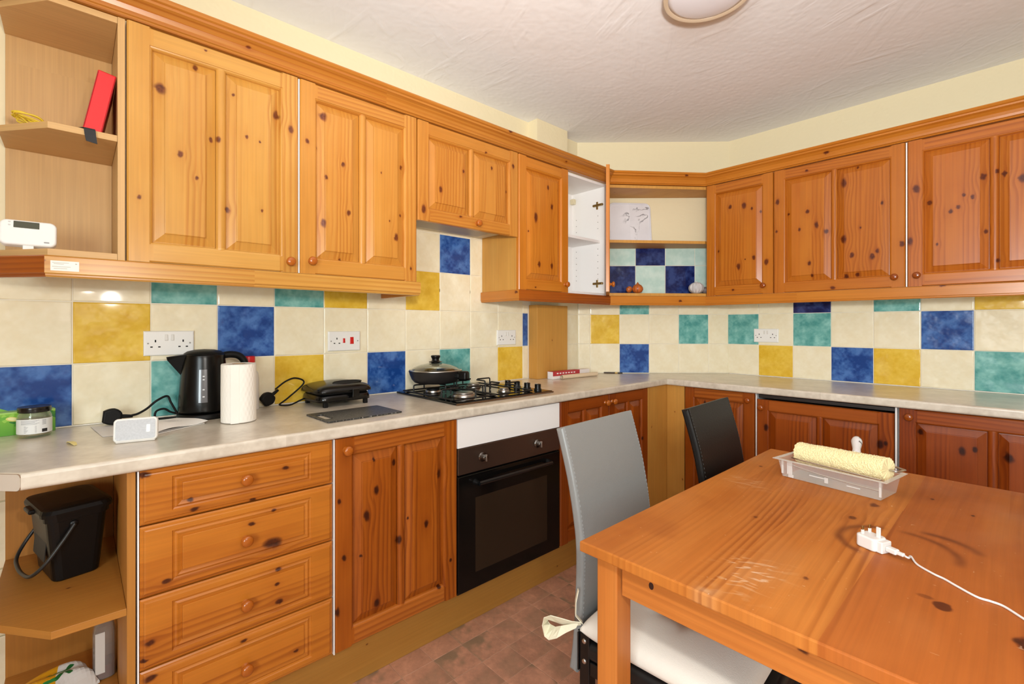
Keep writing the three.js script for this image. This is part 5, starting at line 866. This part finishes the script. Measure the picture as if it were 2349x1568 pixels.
{ // tufted cushion on the grey chair
  const u = thing('seat_cushion', 'white tufted seat cushion with tie bands on the grey chair', 'cushion', [1.468, 0.3976, 2.075], 0.05);
  const cot = std({ color: C(236, 228, 216), roughness: 0.92, sheen: 0.3, sheenRoughness: 0.6, sheenColor: new THREE.Color(1, 1, 1), bumpMap: leatherBump, bumpScale: 0.0003 });
  const N = 56, T = [], U = [], HW = 0.204;
  const P = (i, j, top) => {
    const a = i / N * 2 - 1, b = j / N * 2 - 1, m = Math.max(Math.abs(a), Math.abs(b)), r = Math.hypot(a, b), th = Math.atan2(b, a);
    const edge = Math.pow(Math.max(0, 1 - Math.pow(Math.abs(a), 4)), 0.45) * Math.pow(Math.max(0, 1 - Math.pow(Math.abs(b), 4)), 0.45);
    const dip = Math.exp(-((r / 0.24) ** 2)) * 0.86, crease = 0.10 * Math.exp(-(((r - 0.26) / 0.26) ** 2)) * (Math.pow(0.5 + 0.5 * Math.cos(th * 4 + 0.9), 6) + 0.7 * Math.pow(0.5 + 0.5 * Math.cos(th * 3 - 0.4), 8));
    const pk = 1 - 0.035 * (1 - m) * 0 - 0.05 * Math.pow(Math.abs(a * b), 0.5) * 0, wob = 0.05 * (fbm(a * 2 + 9, b * 2 + 3, 3) - 0.5);
    const h = edge * (1 - dip - crease + wob), pull = 1 - 0.06 * Math.pow(1 - Math.min(1, Math.abs(Math.abs(a) - Math.abs(b)) * 1.0), 1) * 0;
    return [a * HW * pk * pull, top ? 0.038 + 0.052 * h : 0.038 - 0.036 * edge, b * HW * pk];
  };
  for (const top of [1, 0]) for (let i = 0; i < N; i++) for (let j = 0; j < N; j++) { const q = [[i, j], [i, j + 1], [i + 1, j + 1], [i + 1, j]]; for (const k of top ? [0, 1, 2, 0, 2, 3] : [0, 2, 1, 0, 3, 2]) { T.push(P(q[k][0], q[k][1], top)); U.push(q[k][0] / N, q[k][1] / N); } }
  const raw = tri(T, U), pos = raw.attributes.position; // smooth normals from the height field
  { const key = new Map(), n = raw.attributes.normal; for (let i = 0; i < pos.count; i++) { const k = [pos.getX(i), pos.getY(i), pos.getZ(i)].map((v) => v.toFixed(5)).join(); if (!key.has(k)) key.set(k, [0, 0, 0, []]); const e = key.get(k); e[0] += n.getX(i); e[1] += n.getY(i); e[2] += n.getZ(i); e[3].push(i); } for (const e of key.values()) { const l = Math.hypot(e[0], e[1], e[2]) || 1; for (const i of e[3]) n.setXYZ(i, e[0] / l, e[1] / l, e[2] / l); } }
  mesh('cover', raw, cot, u);
  mesh('button', lump(0.011, 0.5, 5, 0.05, 16).translate(0, 0.0455, 0), cot, u);
  const tie = std({ color: C(232, 226, 200), roughness: 0.85 });
  mesh('tie_band', ribbon([[-0.200, 0.052, 0.196], [-0.216, 0.052, 0.212], [-0.240, 0.051, 0.222], [-0.270, 0.048, 0.226], [-0.292, 0.040, 0.226], [-0.300, 0.022, 0.224], [-0.290, 0.008, 0.226], [-0.268, 0.012, 0.232], [-0.245, 0.026, 0.232], [-0.222, 0.042, 0.222], [-0.206, 0.048, 0.204]], [[0.002, 0.006, 0.004], [0.003, 0.010, 0.006], [0.004, 0.015, 0.010], [0.003, 0.016, 0.014], [0.004, 0.010, 0.017], [0.006, 0.004, 0.018], [0.003, -0.008, 0.016], [-0.002, -0.013, 0.012], [-0.002, -0.014, 0.008], [-0.002, -0.010, 0.004], [-0.002, -0.006, 0.003]].map((v) => v), 0.0018), tie, u);
  mesh('tie_band', ribbon([[-0.200, 0.052, 0.190], [-0.212, 0.074, 0.204], [-0.214, 0.107, 0.200], [-0.213, 0.134, 0.19]], [[0.005, 0, 0.005], [0.005, 0, 0.005], [0.005, 0, 0.005], [0.004, 0, 0.004]], 0.0016), tie, u);
}
{ // carton on the floor under the table
  const u = thing('carton', 'small pale cardboard carton on the floor under the table', 'box', [1.90, 0.0012, 1.93], 0.3);
  mesh('body', B(-0.09, 0, -0.07, 0.18, 0.20, 0.14, 0.002), plain(196, 172, 138, 0.8), u); mesh('label', B(0.02, 0.08, 0.0702, 0.05, 0.07, 0.0006, 0), plain(216, 204, 184, 0.7), u);
}

// ---------------------------------------------------------------- things on the table
{ // paint tray: local x along its length
  const u = thing('paint_tray', 'clear plastic roller tray on the table holding a paint roller', 'tray', [1.680, TY + 0.0004, 1.552], -0.155);
  const clear = std({ color: C(248, 246, 244), roughness: 0.16, transmission: 0.80, thickness: 0, ior: 1.45, specularIntensity: 1 });
  const q = (w, d) => [[-w / 2, -d / 2], [w / 2, -d / 2], [w / 2, d / 2], [-w / 2, d / 2]];
  const wallG = (lo, hi, y0, y1) => { const T = [], a = q(...lo), b = q(...hi); for (let i = 0; i < 4; i++) { const j = (i + 1) % 4, A = [a[i][0], y0, a[i][1]], Bq = [a[j][0], y0, a[j][1]], Cq = [b[j][0], y1, b[j][1]], Dq = [b[i][0], y1, b[i][1]]; T.push(A, Cq, Bq, A, Dq, Cq); } return tri(T); };
  mesh('tray_wall', [wallG([0.262, 0.112], [0.280, 0.130], 0.001, 0.056)], clear, u);
  mesh('tray_floor', new THREE.BoxGeometry(0.262, 0.0008, 0.112).translate(0, 0.001, 0), clear, u);
  const rim = new THREE.Shape(q(0.304, 0.154).map((p) => new THREE.Vector2(...p))); rim.holes.push(new THREE.Path(q(0.280, 0.130).map((p) => new THREE.Vector2(...p))));
  mesh('rim', slab(rim, 0.0024, 0.0008).rotateX(-Math.PI / 2).translate(0, 0.055, 0), std({ color: C(238, 234, 230), roughness: 0.12, transmission: 0.6, thickness: 0 }), u);
  const frost = std({ color: C(240, 236, 232), roughness: 0.3, transmission: 0.35, thickness: 0 }), rib = [];
  rib.push(B(-0.115, 0.012, 0.0600, 0.016, 0.040, 0.0022, 0.001), B(-0.112, 0.002, 0.0585, 0.016, 0.010, 0.002, 0.0008), B(0.128, 0.010, 0.058, 0.006, 0.042, 0.004, 0.001), B(-0.132, 0.010, 0.058, 0.006, 0.042, 0.004, 0.001), B(-0.05, 0.022, 0.0592, 0.05, 0.0035, 0.0018, 0.0006), B(-0.008, 0.012, 0.0592, 0.010, 0.016, 0.0018, 0.0006), B(0.05, 0.018, 0.0592, 0.034, 0.0028, 0.0018, 0.0006));
  for (const g of rib) mesh('moulded_rib', g, frost, u);
  const wireM = std({ color: C(206, 202, 196), metalness: 1, roughness: 0.22 });
  mesh('roller_wire', [tube([[-0.118, 0.046, 0.048], [-0.09, 0.038, 0.052], [-0.02, 0.030, 0.050], [0.06, 0.024, 0.046], [0.125, 0.022, 0.044]], 0.0024, 40, 8), tube([[-0.115, 0.058, 0.030], [-0.08, 0.060, 0.045], [0.02, 0.058, 0.050], [0.128, 0.054, 0.046]], 0.002, 40, 8)], wireM, u);
}
{
  const u = thing('paint_roller', 'fluffy cream paint roller with a white handle lying in the clear tray', 'paint roller', [1.686, TY + 0.069, 1.530], -0.31);
  const L = 0.258, R = 0.0325, na = 150, nl = 320, g = new THREE.CylinderGeometry(R, R, L, na, nl, false).rotateZ(Math.PI / 2), p = g.attributes.position;
  for (let i = 0; i < p.count; i++) { const x = p.getX(i), y = p.getY(i), z = p.getZ(i), r = Math.hypot(y, z); if (r < R * 0.9) continue; const a = Math.atan2(z, y), k = 1 + 0.07 * (fbm(x * 50 + 3, a * 3 + 7, 2) - 0.5) + 0.10 * (noise(x * 700, a * 24) - 0.5) + 0.09 * (noise(x * 1400 + 5, a * 48 + 9) - 0.5); p.setXYZ(i, x + 0.004 * (noise(a * 9, x * 300) - 0.5), y * k, z * k); }
  g.computeVertexNormals();
  const nap = std({ color: C(244, 228, 176), roughness: 0.95, sheen: 0.4, sheenRoughness: 0.7, sheenColor: new THREE.Color(1, 0.95, 0.8) });
  const sl = mesh('sleeve', g, nap, u); sl.rotation.z = 0.05;
  mesh('frame_rod', tube([[0.132, 0.006, 0], [0.148, 0.006, -0.004], [0.150, 0.006, -0.03], [0.145, 0.006, -0.042], [0.09, 0.008, -0.052], [0.030, 0.010, -0.058], [0.012, 0.012, -0.064]], 0.003, 60, 8), M.steel, u);
  const h = sub('handle', u, [0.012, 0.012, -0.060]); h.quaternion.setFromUnitVectors(V3(0, 1, 0), V3(-0.16, 0.20, -0.95).normalize().applyAxisAngle(V3(0, 1, 0), 0.33));
  mesh('grip', lathe([[0.0045, 0], [0.009, 0.004], [0.0115, 0.02], [0.0105, 0.045], [0.0135, 0.080], [0.0155, 0.105], [0.0125, 0.122], [0.006, 0.128], [0, 0.129]], 28), plain(238, 238, 238, 0.35), h);
  mesh('print', [new THREE.CylinderGeometry(0.0142, 0.0134, 0.012, 20, 1, true, 0.9, 1.1).translate(0, 0.084, 0), new THREE.CylinderGeometry(0.0140, 0.0156, 0.010, 20, 1, true, 0.9, 1.4).translate(0, 0.112, 0)], std({ color: C(96, 96, 98), roughness: 0.5, side: THREE.DoubleSide }), h);
}
{ // plug-in charger lying pins up, with its cable
  const u = thing('usb_charger', 'white plug-in charger lying pins up on the table with its cable', 'charger', [1.846, TY, 1.986], -0.42);
  const w = std({ color: C(226, 220, 216), roughness: 0.35 });
  mesh('body', slab(roundRect(0.043, 0.040, 0.009), 0.027, 0.004, 4).rotateX(-Math.PI / 2).translate(-0.004, 0.0003, 0), w, u);
  mesh('body_step', slab(roundRect(0.014, 0.030, 0.003), 0.024, 0.002, 2).rotateX(-Math.PI / 2).translate(0.020, 0.0003, -0.002), w, u);
  mesh('earth_pin', B(0.006, 0.027, -0.004, 0.0080, 0.022, 0.0042, 0.001, 'y', 2), w, u);
  for (const z of [-0.012, 0.010]) { const lp = sub('live_pin', u); mesh('pin_sleeve', B(-0.017, 0.027, z - 0.003, 0.0040, 0.009, 0.0062, 0.0008), w, lp); mesh('pin_tip', B(-0.0168, 0.036, z - 0.0028, 0.0036, 0.008, 0.0056, 0.0009), M.brass, lp); }
  mesh('usb_plug', [B(0.027, 0.006, -0.009, 0.021, 0.011, 0.014, 0.003, 'x', 2), B(0.047, 0.008, -0.006, 0.013, 0.007, 0.008, 0.002, 'x', 2)], w, u);
  // cable points are on the table, turned back into the charger's frame
  const back = ([x, z], y) => { const dx = x - 1.846, dz = z - 1.986, c = Math.cos(0.42), s = Math.sin(-0.42); return [dx * c - dz * s, y, dx * s + dz * c]; };
  const pts = [[0.058, 0.0115, -0.002], [0.068, 0.0105, -0.001], ...[[1.909, 1.984, 0.004], [1.922, 2.012, 0.0022], [1.948, 2.036, 0.0022], [1.965, 2.046, 0.0022], [1.983, 2.062, 0.0022], [2.011, 2.084, 0.0022], [2.029, 2.085, 0.0022], [2.045, 2.090, 0.0022], [2.070, 2.118, 0.0022], [2.095, 2.14, 0.0022], [2.13, 2.15, 0.0022]].map(([x, z, y]) => back([x, z], y))];
  mesh('cable', tube(pts, 0.0021, 150, 8), w, u);
}

// ---------------------------------------------------------------- ceiling light
{
  const u = thing('ceiling_light', 'round flush ceiling light with a frosted bowl and bronze rim', 'ceiling light', [1.31, H_CEIL, 1.61]);
  mesh('base_pan', lathe([[0, -0.0005], [0.140, -0.0005], [0.146, -0.02], [0.147, -0.066], [0, -0.066]], 64), plain(232, 226, 216, 0.5), u);
  mesh('rim', lathe([[0.136, -0.080], [0.1480, -0.084], [0.1520, -0.080], [0.1525, -0.068], [0.146, -0.060], [0.128, -0.066], [0.136, -0.080]], 64), std({ color: C(206, 186, 160), roughness: 0.35 }), u);
  mesh('glass_bowl', lathe([[0.1275, -0.0668], [0.1355, -0.0795], [0.118, -0.0865], [0.08, -0.094], [0.04, -0.097], [0, -0.098]], 64), std({ color: C(226, 224, 230), roughness: 0.35 }), u);
}

renderer.render(scene, camera);
